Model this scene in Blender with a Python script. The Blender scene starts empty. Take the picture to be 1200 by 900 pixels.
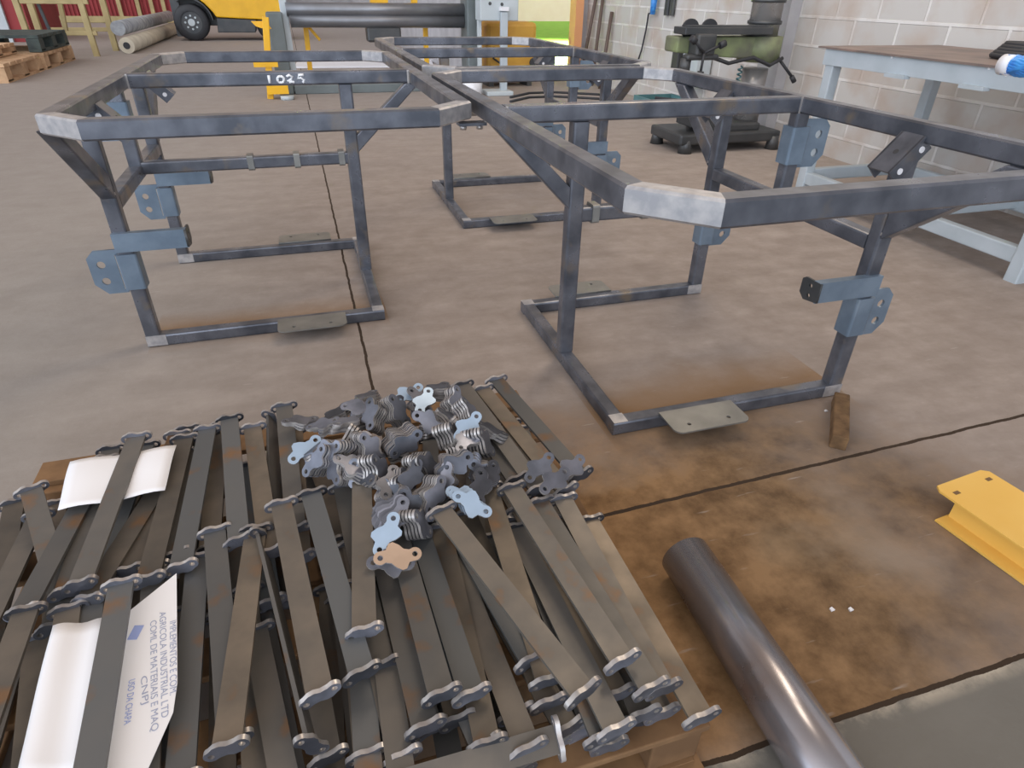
import bpy, bmesh, math, random
from mathutils import Vector, Matrix
import numpy as np
S = bpy.context.scene
COL = S.collection
rnd = random.Random(7)
PI = math.pi

# ------------------------------------------------------------------ camera
F = 737.8; PITCH = .5594; ROLL = -.0179; YAW = .309; CAMH = 1.35
def cam_axes():
    cp, sp = math.cos(PITCH), math.sin(PITCH); cy, sy = math.cos(YAW), math.sin(YAW)
    f = Vector((sy*cp, cy*cp, -sp)); r0 = Vector((cy, -sy, 0)); d0 = f.cross(r0)
    r = math.cos(ROLL)*r0 + math.sin(ROLL)*d0; d = -math.sin(ROLL)*r0 + math.cos(ROLL)*d0
    return r, d, f
CR, CD, CF = cam_axes(); CC = Vector((0, 0, CAMH))
def ray(x, y): return CR*((x-600)/F) + CD*((y-450)/F) + CF
def gz(x, y, z=0.): d = ray(x, y); return CC + d*((z-CAMH)/d.z)       # where that sight line meets a height
def gx(x, y, X): d = ray(x, y); return CC + d*(X/d.x)
def gy(x, y, Y): d = ray(x, y); return CC + d*(Y/d.y)
cd = bpy.data.cameras.new('camera'); cam = bpy.data.objects.new('camera', cd); COL.objects.link(cam)
mw = Matrix.Identity(4)
for i in range(3):
    mw[i][0] = CR[i]; mw[i][1] = -CD[i]; mw[i][2] = -CF[i]; mw[i][3] = CC[i]
cam.matrix_world = mw
cd.sensor_fit = 'HORIZONTAL'; cd.sensor_width = 36.; cd.lens = F/1200*36; cd.clip_start = .02; cd.clip_end = 300
S.camera = cam
S.view_settings.view_transform = 'Standard'; S.view_settings.look = 'None'
S.view_settings.gamma = 1; S.view_settings.use_curve_mapping = False
S.view_settings.exposure = 0.32

# ------------------------------------------------------------------ world: daylight of an open-sided hall
W = bpy.data.worlds.new('daylight'); S.world = W; W.use_nodes = True
nt = W.node_tree; nt.nodes.clear()
def N(t, k, **kw):
    n = t.nodes.new(k)
    for a, b in kw.items(): setattr(n, a, b)
    return n
def ramp(t, pts, src, interp='LINEAR'):
    r = N(t, 'ShaderNodeValToRGB'); r.color_ramp.interpolation = interp
    e = r.color_ramp.elements
    while len(e) < len(pts): e.new(.5)
    for el, (p, c) in zip(e, pts):
        el.position = p; el.color = (*c, 1) if len(c) == 3 else c
    t.links.new(src, r.inputs[0]); return r
def math_(t, op, a, b=None, c=None):
    m = N(t, 'ShaderNodeMath', operation=op)
    for i, v in enumerate((a, b, c)):
        if v is None: continue
        if isinstance(v, (int, float)): m.inputs[i].default_value = v
        else: t.links.new(v, m.inputs[i])
    return m.outputs[0]
def mix(t, f, a, b, typ='MIX'):
    m = N(t, 'ShaderNodeMix', data_type='RGBA', blend_type=typ)
    for sock, v in ((m.inputs[0], f), (m.inputs[6], a), (m.inputs[7], b)):
        if isinstance(v, (int, float)): sock.default_value = v
        elif isinstance(v, tuple): sock.default_value = (*v, 1) if len(v) == 3 else v
        else: t.links.new(v, sock)
    return m.outputs[2]
tc = N(nt, 'ShaderNodeTexCoord'); sep = N(nt, 'ShaderNodeSeparateXYZ')
nt.links.new(tc.outputs['Generated'], sep.inputs[0])
dirn = N(nt, 'ShaderNodeVectorMath', operation='DOT_PRODUCT'); dirn.inputs[1].default_value = (-.66, -.74, .10)
nt.links.new(tc.outputs['Generated'], dirn.inputs[0])
fy = math_(nt, 'MULTIPLY_ADD', dirn.outputs['Value'], .5, .5)       # 1 towards the open front left of the hall
horiz = ramp(nt, [(0., (.60, .49, .41)), (.38, (.36, .32, .30)), (.60, (.70, .76, .86)), (.83, (1.7, 1.9, 2.2)), (1., (2.3, 2.55, 2.9))], fy)
fz = math_(nt, 'MULTIPLY_ADD', sep.outputs[2], .5, .5)
roof = ramp(nt, [(0., (.25, .22, .2)), (.5, (.95, .95, .95)), (.64, (1, 1, 1)), (.76, (.78, .68, .60)), (1., (.60, .50, .42))], fz)
wcol = mix(nt, 1., horiz.outputs[0], roof.outputs[0], 'MULTIPLY')
bg = N(nt, 'ShaderNodeBackground'); bg.inputs[1].default_value = 1.0
nt.links.new(wcol, bg.inputs[0]); out = N(nt, 'ShaderNodeOutputWorld'); nt.links.new(bg.outputs[0], out.inputs[0])

def area(name, loc, target, size, power, color, sy=None, spread=180):
    l = bpy.data.lights.new(name, 'AREA'); l.energy = power; l.color = color; l.size = size; l.spread = math.radians(spread)
    if sy: l.shape = 'RECTANGLE'; l.size_y = sy
    o = bpy.data.objects.new(name, l); COL.objects.link(o); o.location = loc
    o.rotation_euler = (Vector(target)-Vector(loc)).to_track_quat('-Z', 'Y').to_euler(); return o
area('roof_skylight', (3.2, 4.5, 6.), (1.0, 2.2, 0), 1.2, 120, (1., .84, .66), 5.)
area('yard_sun', (8.5, 18.5, 9.), (7.2, 17.8, 0), 3., 5500, (1., .95, .85), None, 50)

# ------------------------------------------------------------------ materials
def mat(name, base, rough=.6, metal=0., noise=None, alt=None, bump=0., rnd_amt=0., scale=8., spots=None, spot_scale=5., spot_lo=.58, spec=None):
    """noise=(other colour) mixed in by a noise; spots = colour of patches (rust, dirt)"""
    m = bpy.data.materials.new(name); m.use_nodes = True; t = m.node_tree
    b = t.nodes['Principled BSDF']; b.inputs['Roughness'].default_value = rough; b.inputs['Metallic'].default_value = metal
    if spec is not None: b.inputs['Specular IOR Level'].default_value = spec
    tcn = N(t, 'ShaderNodeTexCoord'); oi = N(t, 'ShaderNodeObjectInfo')
    vec = N(t, 'ShaderNodeVectorMath', operation='ADD'); t.links.new(tcn.outputs['Object'], vec.inputs[0])
    sc = N(t, 'ShaderNodeVectorMath', operation='SCALE'); sc.inputs[0].default_value = (13, 7, 5); t.links.new(oi.outputs['Random'], sc.inputs['Scale'])
    t.links.new(sc.outputs[0], vec.inputs[1]); V = vec.outputs[0]
    col = base
    n1 = N(t, 'ShaderNodeTexNoise'); n1.inputs['Scale'].default_value = scale; n1.inputs['Detail'].default_value = 6; t.links.new(V, n1.inputs['Vector'])
    if noise:
        f = ramp(t, [(.35, (0, 0, 0)), (.65, (1, 1, 1))], n1.outputs['Fac'])
        col = mix(t, f.outputs[0], tuple(base), tuple(noise))
    if alt:                                                       # whole-object variation towards another steel tone
        w_ = N(t, 'ShaderNodeTexWhiteNoise', noise_dimensions='1D'); t.links.new(oi.outputs['Random'], w_.inputs['W'])
        col = mix(t, w_.outputs['Value'], col, tuple(alt))
    if spots:
        n2 = N(t, 'ShaderNodeTexNoise'); n2.inputs['Scale'].default_value = spot_scale; n2.inputs['Detail'].default_value = 4; t.links.new(V, n2.inputs['Vector'])
        f = ramp(t, [(spot_lo, (0, 0, 0)), (spot_lo+.12, (1, 1, 1))], n2.outputs['Fac'])
        col = mix(t, f.outputs[0], col, tuple(spots))
    if rnd_amt:
        v = math_(t, 'MULTIPLY_ADD', oi.outputs['Random'], rnd_amt, 1-rnd_amt/2)
        hs = N(t, 'ShaderNodeHueSaturation'); t.links.new(v, hs.inputs['Value'])
        if isinstance(col, tuple): hs.inputs['Color'].default_value = (*col[:3], 1)
        else: t.links.new(col, hs.inputs['Color'])
        col = hs.outputs[0]
    if isinstance(col, tuple): b.inputs['Base Color'].default_value = (*col[:3], 1)
    else: t.links.new(col, b.inputs['Base Color'])
    if bump:
        bp = N(t, 'ShaderNodeBump'); bp.inputs['Strength'].default_value = bump; bp.inputs['Distance'].default_value = .01
        t.links.new(n1.outputs['Fac'], bp.inputs['Height']); t.links.new(bp.outputs[0], b.inputs['Normal'])
    r = math_(t, 'MULTIPLY_ADD', n1.outputs['Fac'], .25, rough-.12); t.links.new(r, b.inputs['Roughness'])
    return m
M = {}
M['tube'] = mat('mill_scale_steel', (.165, .175, .205), .30, .5, (.075, .082, .10), scale=9, spots=(.20, .165, .13), spot_lo=.60, spot_scale=7)
M['ground'] = mat('ground_bright_steel', (.55, .54, .54), .34, .5, (.36, .36, .38), scale=30)
M['plate'] = mat('cut_plate_steel', (.205, .27, .345), .38, .45, (.14, .19, .25), scale=9)
M['foot'] = mat('foot_plate_steel', (.30, .30, .28), .5, .7, (.22, .22, .21), scale=7)
M['weld'] = mat('weld_bead', (.55, .52, .5), .4, .8)
M['bar'] = mat('flat_bar_steel', (.195, .16, .122), .46, .4, (.115, .098, .078), alt=(.125, .135, .142), rnd_amt=.5, scale=9, spots=(.20, .115, .06), spot_scale=9, spot_lo=.60)
M['lug'] = mat('lug_plate_steel', (.22, .23, .275), .33, .55, (.10, .108, .13), rnd_amt=1.1, scale=12)
M['lug_blue'] = mat('clean_lug_plate_steel', (.42, .54, .68), .38, .4, (.36, .47, .6), scale=12)
M['lug_tan'] = mat('tan_lug_plate_steel', (.62, .45, .33), .45, .6, (.5, .36, .26), scale=12)
M['edge'] = mat('sheared_bright_edge', (.52, .50, .48), .35, .5, (.34, .32, .32), scale=40, rnd_amt=.6)
M['wood'] = mat('pallet_wood', (.26, .145, .065), .8, 0, (.15, .08, .035), bump=.3, scale=9, rnd_amt=.3)
M['woodlt'] = mat('pale_pallet_wood', (.60, .40, .24), .8, 0, (.45, .28, .16), bump=.2, scale=6, rnd_amt=.3)
M['woodgreen'] = mat('stained_pallet_wood', (.07, .09, .08), .8, 0, (.04, .05, .05), scale=6)
M['block'] = mat('weathered_timber', (.22, .125, .055), .85, 0, (.09, .05, .022), bump=.6, scale=14)
M['paper'] = mat('white_paper', (.86, .86, .88), .7, 0)
M['ink'] = mat('faded_ink', (.38, .42, .56), .8, 0)
M['inkblue'] = mat('blue_ink', (.34, .42, .74), .8, 0)
M['chalk'] = mat('white_marker_paint', (.9, .92, .95), .7, 0)
M['pipe'] = mat('bare_pipe_steel', (.40, .41, .46), .24, .75, (.30, .27, .27), scale=4, spots=(.30, .22, .19), spot_scale=4, spot_lo=.58)
M['yellow'] = mat('yellow_paint', (.80, .50, .12), .42, 0, (.76, .45, .09), scale=4)
M['yellowdk'] = mat('machine_yellow_paint', (.85, .47, .01), .4, 0, (.75, .4, .01), scale=3)
M['ochre'] = mat('ochre_paint', (.62, .34, .05), .5, 0, (.5, .25, .03), scale=3)
M['black'] = mat('black_rubber', (.025, .026, .03), .6, 0)
M['dark'] = mat('dark_machine_steel', (.06, .065, .07), .45, .5, (.09, .09, .09), scale=4)
M['roll'] = mat('polished_roll_steel', (.24, .245, .26), .36, .6, (.17, .17, .18), scale=2)
M['mach'] = mat('machine_grey_paint', (.15, .175, .18), .5, 0, (.11, .13, .13), scale=3)
M['bench'] = mat('pale_blue_grey_paint', (.46, .51, .545), .5, 0, (.40, .45, .48), scale=5)
M['rusty'] = mat('rusty_bench_plate', (.21, .155, .13), .55, .1, (.15, .12, .11), scale=4, spots=(.26, .18, .15), spot_scale=2.5)
M['green'] = mat('worn_green_paint', (.22, .26, .12), .6, 0, (.13, .13, .09), scale=5)
M['column'] = mat('machined_column', (.36, .345, .335), .30, .5, (.24, .22, .21), scale=3)
M['greypaint'] = mat('light_grey_paint', (.50, .54, .56), .5, 0, (.45, .5, .52), scale=3)
M['teal'] = mat('teal_paint', (.10, .22, .23), .5, 0, (.07, .16, .17), scale=4)
M['redbrown'] = mat('red_brown_enamel', (.27, .055, .02), .4, 0)
M['red'] = mat('red_sheet_steel', (.30, .02, .022), .55, 0, (.22, .015, .016), scale=1)
M['tan'] = mat('tan_paint', (.46, .36, .17), .6, 0, (.36, .28, .13), scale=3)
M['white'] = mat('white_enamel', (.75, .75, .78), .5, 0)
M['blue'] = mat('blue_plastic', (.03, .17, .55), .4, 0, (.05, .3, .7), scale=30)
M['cream'] = mat('cream_wrap', (.62, .56, .44), .7, 0, (.5, .44, .34), scale=3)
M['mesh'] = mat('grey_film_wrap', (.42, .44, .46), .5, 0, (.25, .26, .28), scale=5, bump=.8)
M['rod'] = mat('rusty_rod', (.13, .09, .075), .6, .3)
M['plaster'] = mat('grey_plaster', (.42, .41, .42), .8, 0, (.34, .33, .34), scale=3, bump=.3)
M['grass'] = mat('grass', (.22, .50, .04), .9, 0, (.30, .58, .07), scale=3)
M['pinkwall'] = mat('pale_pink_render', (.95, .74, .62), .9, 0, (.92, .70, .58), scale=2)
M['jamb'] = mat('orange_jamb_paint', (.75, .35, .16), .6, 0)

# ------------------------------------------------------------------ helpers
class MB:
    """collects shapes for ONE mesh object"""
    def __init__(s): s.bm = bmesh.new(); s.mi = 0
    def face(s, vs):
        try: f = s.bm.faces.new(vs); f.material_index = s.mi; return f
        except ValueError: return None
    def box(s, c, d, rot=None):
        c = Vector(c); d = Vector(d)/2; v = []
        for i in (-1, 1):
            for j in (-1, 1):
                for k in (-1, 1):
                    p = Vector((i*d.x, j*d.y, k*d.z))
                    if rot: p = rot @ p
                    v.append(s.bm.verts.new(c+p))
        for q in ((0, 1, 3, 2), (4, 6, 7, 5), (0, 4, 5, 1), (2, 3, 7, 6), (0, 2, 6, 4), (1, 5, 7, 3)): s.face([v[i] for i in q])
        return s
    def sweep(s, p0, p1, prof, up=(0, 0, 1), cap=True):
        p0 = Vector(p0); p1 = Vector(p1); d = (p1-p0).normalized(); up = Vector(up)
        if abs(d.dot(up)) > .98: up = Vector((0, 1, 0))
        sx = d.cross(up).normalized(); uz = sx.cross(d)
        a = [s.bm.verts.new(p0+sx*x+uz*z) for x, z in prof]; b = [s.bm.verts.new(p1+sx*x+uz*z) for x, z in prof]
        n = len(prof)
        for i in range(n): s.face([a[i], a[(i+1) % n], b[(i+1) % n], b[i]])
        if cap: s.face(a[::-1]); s.face(b)
        return s
    def tube(s, p0, p1, w, h, up=(0, 0, 1), c=.008):
        w, h = w/2, h/2; k = c*.293
        return s.sweep(p0, p1, [(-w, -h+c), (-w+k, -h+k), (-w+c, -h), (w-c, -h), (w-k, -h+k), (w, -h+c), (w, h-c), (w-k, h-k), (w-c, h), (-w+c, h), (-w+k, h-k), (-w, h-c)], up)
    def cyl(s, p0, p1, r, n=20, r1=None, cap=True):
        p0 = Vector(p0); p1 = Vector(p1); d = (p1-p0).normalized(); up = Vector((0, 0, 1)) if abs(d.z) < .9 else Vector((0, 1, 0))
        sx = d.cross(up).normalized(); uz = sx.cross(d); r1 = r if r1 is None else r1
        a = []; b = []
        for i in range(n):
            t = 2*PI*i/n; o = sx*math.cos(t)+uz*math.sin(t); a.append(s.bm.verts.new(p0+o*r)); b.append(s.bm.verts.new(p1+o*r1))
        for i in range(n):
            f = s.face([a[i], a[(i+1) % n], b[(i+1) % n], b[i]])
            if f: f.smooth = True
        if cap: s.face(a[::-1]); s.face(b)
        return s
    def poly(s, pts, r, n=8):
        for a, b in zip(pts, pts[1:]): s.cyl(a, b, r, n)
        return s
    def pipe_path(s, pts, r, n=8):
        """continuous round tube along a path"""
        pts = [Vector(p) for p in pts]; rings = []
        for i, p in enumerate(pts):
            d = (pts[min(i+1, len(pts)-1)]-pts[max(i-1, 0)]).normalized()
            up = Vector((0, 0, 1)) if abs(d.z) < .9 else Vector((0, 1, 0))
            sx = d.cross(up).normalized(); uz = sx.cross(d)
            rings.append([s.bm.verts.new(p+(sx*math.cos(2*PI*k/n)+uz*math.sin(2*PI*k/n))*r) for k in range(n)])
        for a, b in zip(rings, rings[1:]):
            for k in range(n):
                f = s.face([a[k], a[(k+1) % n], b[(k+1) % n], b[k]])
                if f: f.smooth = True
        s.face(rings[0][::-1]); s.face(rings[-1]); return s
    def prism(s, pts, dz):
        """3-D polygon pts pushed along vector dz"""
        dz = Vector(dz); a = [s.bm.verts.new(Vector(p)) for p in pts]; b = [s.bm.verts.new(Vector(p)+dz) for p in pts]; n = len(a)
        for i in range(n): s.face([a[i], a[(i+1) % n], b[(i+1) % n], b[i]])
        s.face(a[::-1]); s.face(b); return s
    def mesh(s, name, mats):
        bmesh.ops.recalc_face_normals(s.bm, faces=s.bm.faces)
        me = bpy.data.meshes.new(name); s.bm.to_mesh(me); s.bm.free()
        for m in (mats if isinstance(mats, (list, tuple)) else [mats]): me.materials.append(M[m])
        return me
    def build(s, name, mats, parent=None, label=None, bevel=0.):
        return link(name, s.mesh(name, mats), parent, label, bevel)
def link(name, me, parent=None, label=None, bevel=0.):
    o = bpy.data.objects.new(name, me); COL.objects.link(o)
    if parent is not None: o.parent = parent
    if label: o['label'] = label
    if bevel:
        b = o.modifiers.new('edge', 'BEVEL'); b.width = bevel; b.segments = 2; b.limit_method = 'ANGLE'
    return o
def thing(name, label, cat, loc=(0, 0, 0), rz=0., group=None):
    o = bpy.data.objects.new(name, None); COL.objects.link(o); o.empty_display_size = .1
    o.location = loc; o.rotation_euler = (0, 0, rz); return tag(o, label, cat, group)
def tag(o, label, cat, group=None):
    o['label'] = label; o['category'] = cat
    if group: o['group'] = group
    return o
def structure(o): o['kind'] = 'structure'; return o
def plate_mesh(name, loops, th, m, edge=None):
    """flat plate from 2-D loops (first outline, then holes), thickness th, centred on z=0"""
    cu = bpy.data.curves.new(name, 'CURVE'); cu.dimensions = '2D'; cu.fill_mode = 'BOTH'; cu.extrude = th/2
    for lp in loops:
        sp = cu.splines.new('POLY'); sp.points.add(len(lp)-1); sp.use_cyclic_u = True
        for p, q in zip(sp.points, lp): p.co = (q[0], q[1], 0, 1)
    ob = bpy.data.objects.new(name, cu); COL.objects.link(ob)
    me = bpy.data.meshes.new_from_object(ob.evaluated_get(bpy.context.evaluated_depsgraph_get()))
    bpy.data.objects.remove(ob); bpy.data.curves.remove(cu)
    me.name = name; me.materials.clear(); me.materials.append(M[m])
    if edge:
        me.materials.append(M[edge])
        for p in me.polygons:
            if abs(p.normal.z) < .5: p.material_index = 1
    return me
def circ(x, y, r, n=12): return [(x+r*math.cos(2*PI*i/n), y+r*math.sin(2*PI*i/n)) for i in range(n)]
def text_mesh(body, size, m, rot=0.):
    cu = bpy.data.curves.new('t', 'FONT'); cu.body = body; cu.size = size; cu.extrude = .0002
    ob = bpy.data.objects.new('t', cu); COL.objects.link(ob)
    bpy.context.view_layer.update()
    me = bpy.data.meshes.new_from_object(ob.evaluated_get(bpy.context.evaluated_depsgraph_get()))
    bpy.data.objects.remove(ob); bpy.data.curves.remove(cu); me.materials.clear(); me.materials.append(M[m]); return me
def copy_tree(o, parent=None):
    c = o.copy(); COL.objects.link(c)
    if parent is not None: c.parent = parent
    for ch in list(o.children): copy_tree(ch, c)
    return c

# ------------------------------------------------------------------ floor
def floor_material():
    m = bpy.data.materials.new('stained_concrete'); m.use_nodes = True; t = m.node_tree; b = t.nodes['Principled BSDF']; b.inputs['Specular IOR Level'].default_value = .18
    g = N(t, 'ShaderNodeNewGeometry'); sp = N(t, 'ShaderNodeSeparateXYZ'); t.links.new(g.outputs['Position'], sp.inputs[0]); X, Y = sp.outputs[0], sp.outputs[1]
    def noise(scale, det=6, rough=.55, stretch=None):
        n = N(t, 'ShaderNodeTexNoise'); n.inputs['Scale'].default_value = scale; n.inputs['Detail'].default_value = det; n.inputs['Roughness'].default_value = rough
        if stretch:
            mp = N(t, 'ShaderNodeMapping'); mp.inputs['Scale'].default_value = stretch; mp.inputs['Rotation'].default_value = (0, 0, .35)
            t.links.new(g.outputs['Position'], mp.inputs[0]); t.links.new(mp.outputs[0], n.inputs['Vector'])
        else: t.links.new(g.outputs['Position'], n.inputs['Vector'])
        return n.outputs['Fac']
    n1 = noise(1.6); n2 = noise(7., 8, .65); n3 = noise(2.2, 6, .6, (1, 3.2, 1)); n4 = noise(30, 4)
    grey = mix(t, ramp(t, [(.35, (0, 0, 0)), (.68, (1, 1, 1))], n3).outputs[0], (.285, .24, .212), (.365, .312, .278))
    grey = mix(t, ramp(t, [(.4, (0, 0, 0)), (.7, (.55, .55, .55))], n2).outputs[0], grey, (.225, .183, .155))
    far = ramp(t, [(.0, (0, 0, 0)), (1., (1, 1, 1))], math_(t, 'MULTIPLY_ADD', Y, .10, -.30)).outputs[0]
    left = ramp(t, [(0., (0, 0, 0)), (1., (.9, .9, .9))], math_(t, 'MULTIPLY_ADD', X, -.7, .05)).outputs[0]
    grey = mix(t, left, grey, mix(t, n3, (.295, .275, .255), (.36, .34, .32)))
    grey = mix(t, far, grey, (.36, .32, .295))
    # brown oil-stained zone round the pallet and along the frame
    dx = math_(t, 'MULTIPLY_ADD', X, 1., -.85); dy = math_(t, 'MULTIPLY_ADD', Y, 1., -1.0)
    r = math_(t, 'SQRT', math_(t, 'ADD', math_(t, 'MULTIPLY', math_(t, 'MULTIPLY', dx, dx), .55), math_(t, 'MULTIPLY', math_(t, 'MULTIPLY', dy, dy), 1.)))
    r = math_(t, 'ADD', r, math_(t, 'MULTIPLY_ADD', n1, 1.2, -.6))
    st = ramp(t, [(.40, (1, 1, 1)), (1.9, (0, 0, 0))], r).outputs[0]
    n5 = noise(5., 12, .78)
    grey = mix(t, ramp(t, [(.36, (.32, .32, .32)), (.60, (0, 0, 0))], n5).outputs[0], grey, mix(t, .5, grey, (.13, .10, .08)))
    brown = mix(t, ramp(t, [(.36, (0, 0, 0)), (.62, (1, 1, 1))], n2).outputs[0], mix(t, ramp(t, [(.3, (0, 0, 0)), (.55, (1, 1, 1))], math_(t, 'MULTIPLY', X, .45)).outputs[0], (.16, .088, .038), (.095, .058, .031)), mix(t, ramp(t, [(.3, (0, 0, 0)), (.55, (1, 1, 1))], math_(t, 'MULTIPLY', X, .45)).outputs[0], (.34, .20, .095), (.235, .150, .082)))
    brown = mix(t, ramp(t, [(.55, (0, 0, 0)), (.72, (.7, .7, .7))], n1).outputs[0], brown, (.31, .225, .14))
    col = mix(t, st, grey, brown)
    # rusty seepage along the inner side of the base bars
    def band(v, at, w): return ramp(t, [(0., (1, 1, 1)), (1., (0, 0, 0))], math_(t, 'DIVIDE', math_(t, 'ABSOLUTE', math_(t, 'SUBTRACT', v, at)), w)).outputs[0]
    jit = math_(t, 'MULTIPLY_ADD', n1, .3, -.15); Yj = math_(t, 'ADD', Y, jit)
    b1 = math_(t, 'MULTIPLY', band(Yj, 2.90, .22), math_(t, 'GREATER_THAN', .26, math_(t, 'ABSOLUTE', math_(t, 'MULTIPLY_ADD', X, .5, .13))))
    b2 = math_(t, 'MULTIPLY', band(Yj, 1.76, .26), math_(t, 'GREATER_THAN', .26, math_(t, 'ABSOLUTE', math_(t, 'MULTIPLY_ADD', X, .5, -.70))))
    col = mix(t, math_(t, 'MULTIPLY', math_(t, 'MAXIMUM', b1, b2), .75), col, (.235, .135, .06))
    # pale scuffs
    sc = noise(9, 3, .4, (1, 6, 1)); scf = ramp(t, [(.70, (0, 0, 0)), (.80, (.4, .4, .4))], sc).outputs[0]
    col = mix(t, scf, col, (.46, .42, .38))
    # newer grey slab in front
    slab = math_(t, 'MULTIPLY', math_(t, 'LESS_THAN', Y, math_(t, 'MULTIPLY_ADD', n2, .012, .525)), 1.)
    sg = mix(t, n2, (.15, .142, .125), (.19, .18, .16))
    edge = ramp(t, [(0., (1, 1, 1)), (.04, (0, 0, 0))], math_(t, 'SUBTRACT', .53, Y)).outputs[0]
    sg = mix(t, math_(t, 'MULTIPLY', edge, ramp(t, [(.42, (0, 0, 0)), (.6, (1, 1, 1))], n2).outputs[0]), sg, (.5, .44, .35))
    col = mix(t, slab, col, sg)
    # saw-cut joints and the crack
    wob = math_(t, 'MULTIPLY_ADD', n2, .02, -.01)
    def line(v, at, hw): return math_(t, 'LESS_THAN', math_(t, 'ABSOLUTE', math_(t, 'SUBTRACT', math_(t, 'ADD', v, wob), at)), hw)
    l1 = math_(t, 'MULTIPLY', line(X, .114, .006), math_(t, 'GREATER_THAN', Y, 1.28))
    l2 = line(math_(t, 'MULTIPLY_ADD', X, -.027, Y), 1.24, .007); l3 = line(Y, .53, .006)
    L = math_(t, 'MAXIMUM', l1, math_(t, 'MAXIMUM', l2, l3))
    col = mix(t, L, col, (.045, .030, .02))
    t.links.new(col, b.inputs['Base Color'])
    t.links.new(math_(t, 'MULTIPLY_ADD', n2, .2, .66), b.inputs['Roughness'])
    bp = N(t, 'ShaderNodeBump'); bp.inputs['Strength'].default_value = .25; bp.inputs['Distance'].default_value = .006
    t.links.new(math_(t, 'SUBTRACT', n4, math_(t, 'MULTIPLY', L, 2.)), bp.inputs['Height']); t.links.new(bp.outputs[0], b.inputs['Normal'])
    M['floor'] = m
floor_material()
def block_material():
    m = bpy.data.materials.new('concrete_block_wall'); m.use_nodes = True; t = m.node_tree; b = t.nodes['Principled BSDF']
    g = N(t, 'ShaderNodeNewGeometry'); sp = N(t, 'ShaderNodeSeparateXYZ'); t.links.new(g.outputs['Position'], sp.inputs[0])
    cb = N(t, 'ShaderNodeCombineXYZ'); t.links.new(math_(t, 'ADD', sp.outputs[1], sp.outputs[0]), cb.inputs[0])
    t.links.new(math_(t, 'ADD', sp.outputs[2], .055), cb.inputs[1])
    br = N(t, 'ShaderNodeTexBrick'); t.links.new(cb.outputs[0], br.inputs['Vector'])
    for k, v in (('Scale', 1.), ('Mortar Size', .014), ('Mortar Smooth', .3), ('Brick Width', .5), ('Row Height', .245)): br.inputs[k].default_value = v
    br.inputs['Color1'].default_value = (.49, .465, .44, 1); br.inputs['Color2'].default_value = (.56, .535, .505, 1); br.inputs['Mortar'].default_value = (.68, .655, .63, 1)
    n = N(t, 'ShaderNodeTexNoise'); n.inputs['Scale'].default_value = 3.; n.inputs['Detail'].default_value = 6; t.links.new(g.outputs['Position'], n.inputs['Vector'])
    col = mix(t, ramp(t, [(.45, (0, 0, 0)), (.7, (.8, .8, .8))], n.outputs['Fac']).outputs[0], br.outputs['Color'], (.45, .36, .30))
    t.links.new(col, b.inputs['Base Color']); b.inputs['Roughness'].default_value = .85
    bp = N(t, 'ShaderNodeBump'); bp.inputs['Strength'].default_value = .6; bp.inputs['Distance'].default_value = .012
    t.links.new(br.outputs['Fac'], bp.inputs['Height']); t.links.new(bp.outputs[0], b.inputs['Normal'])
    M['blockwall'] = m
block_material()
WX = 4.9; BY = 11.5
FB = 2.85
structure(MB().box((FB-8.5, 15., -.05), (17, 40, .1)).box(((FB+5.1)/2, 3.3, -.05), (5.1-FB, 16.6, .1)).build('floor', 'floor'))
structure(MB().box((FB+.1, 23, 2.2), (.2, 22.8, 4.4)).build('wall_yard_side', 'plaster'))
structure(MB().box((WX+.1, BY/2-1.5, 2.2), (.2, BY+3, 4.4)).build('wall_right', 'blockwall'))
dl, dr = gy(607, 30, BY).x, gy(671, 30, BY).x
wb = MB(); wb.box(((dr+.14+WX)/2, BY+.1, 2.2), (WX-dr-.14, .2, 4.4)); wb.box(((dl+FB)/2, BY+.1, 2.2), (dl-FB, .2, 4.4)); wb.box(((dl+dr)/2, BY+.1, 3.6), (dr-dl+.3, .2, 1.6))
structure(wb.build('wall_back', 'plaster'))
structure(MB().box((dr+.07, BY+.02, 1.4), (.14, .26, 2.8)).build('trim_1', 'jamb', label='orange painted door jamb'))
pl = gx(913, 60, WX-.1)
structure(MB().box((WX-.06, pl.y+.1, 2.2), (.14, .34, 4.4)).build('trim_2', 'plaster', label='pale grey plaster pilaster'))
structure(MB().box((-3.5, 34.1, 2.), (24, .2, 4.)).build('wall_far', 'plaster'))
# yard seen through the doorway
structure(MB().box((14, 24., -.06), (22, 25., .06)).build('ground_outside', 'grass'))
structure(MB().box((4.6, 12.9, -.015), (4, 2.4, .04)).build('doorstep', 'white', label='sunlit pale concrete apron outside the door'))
structure(MB().box((14, 36.2, 4.5), (24, .3, 9.2)).build('wall_outside', 'pinkwall'))

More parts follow.
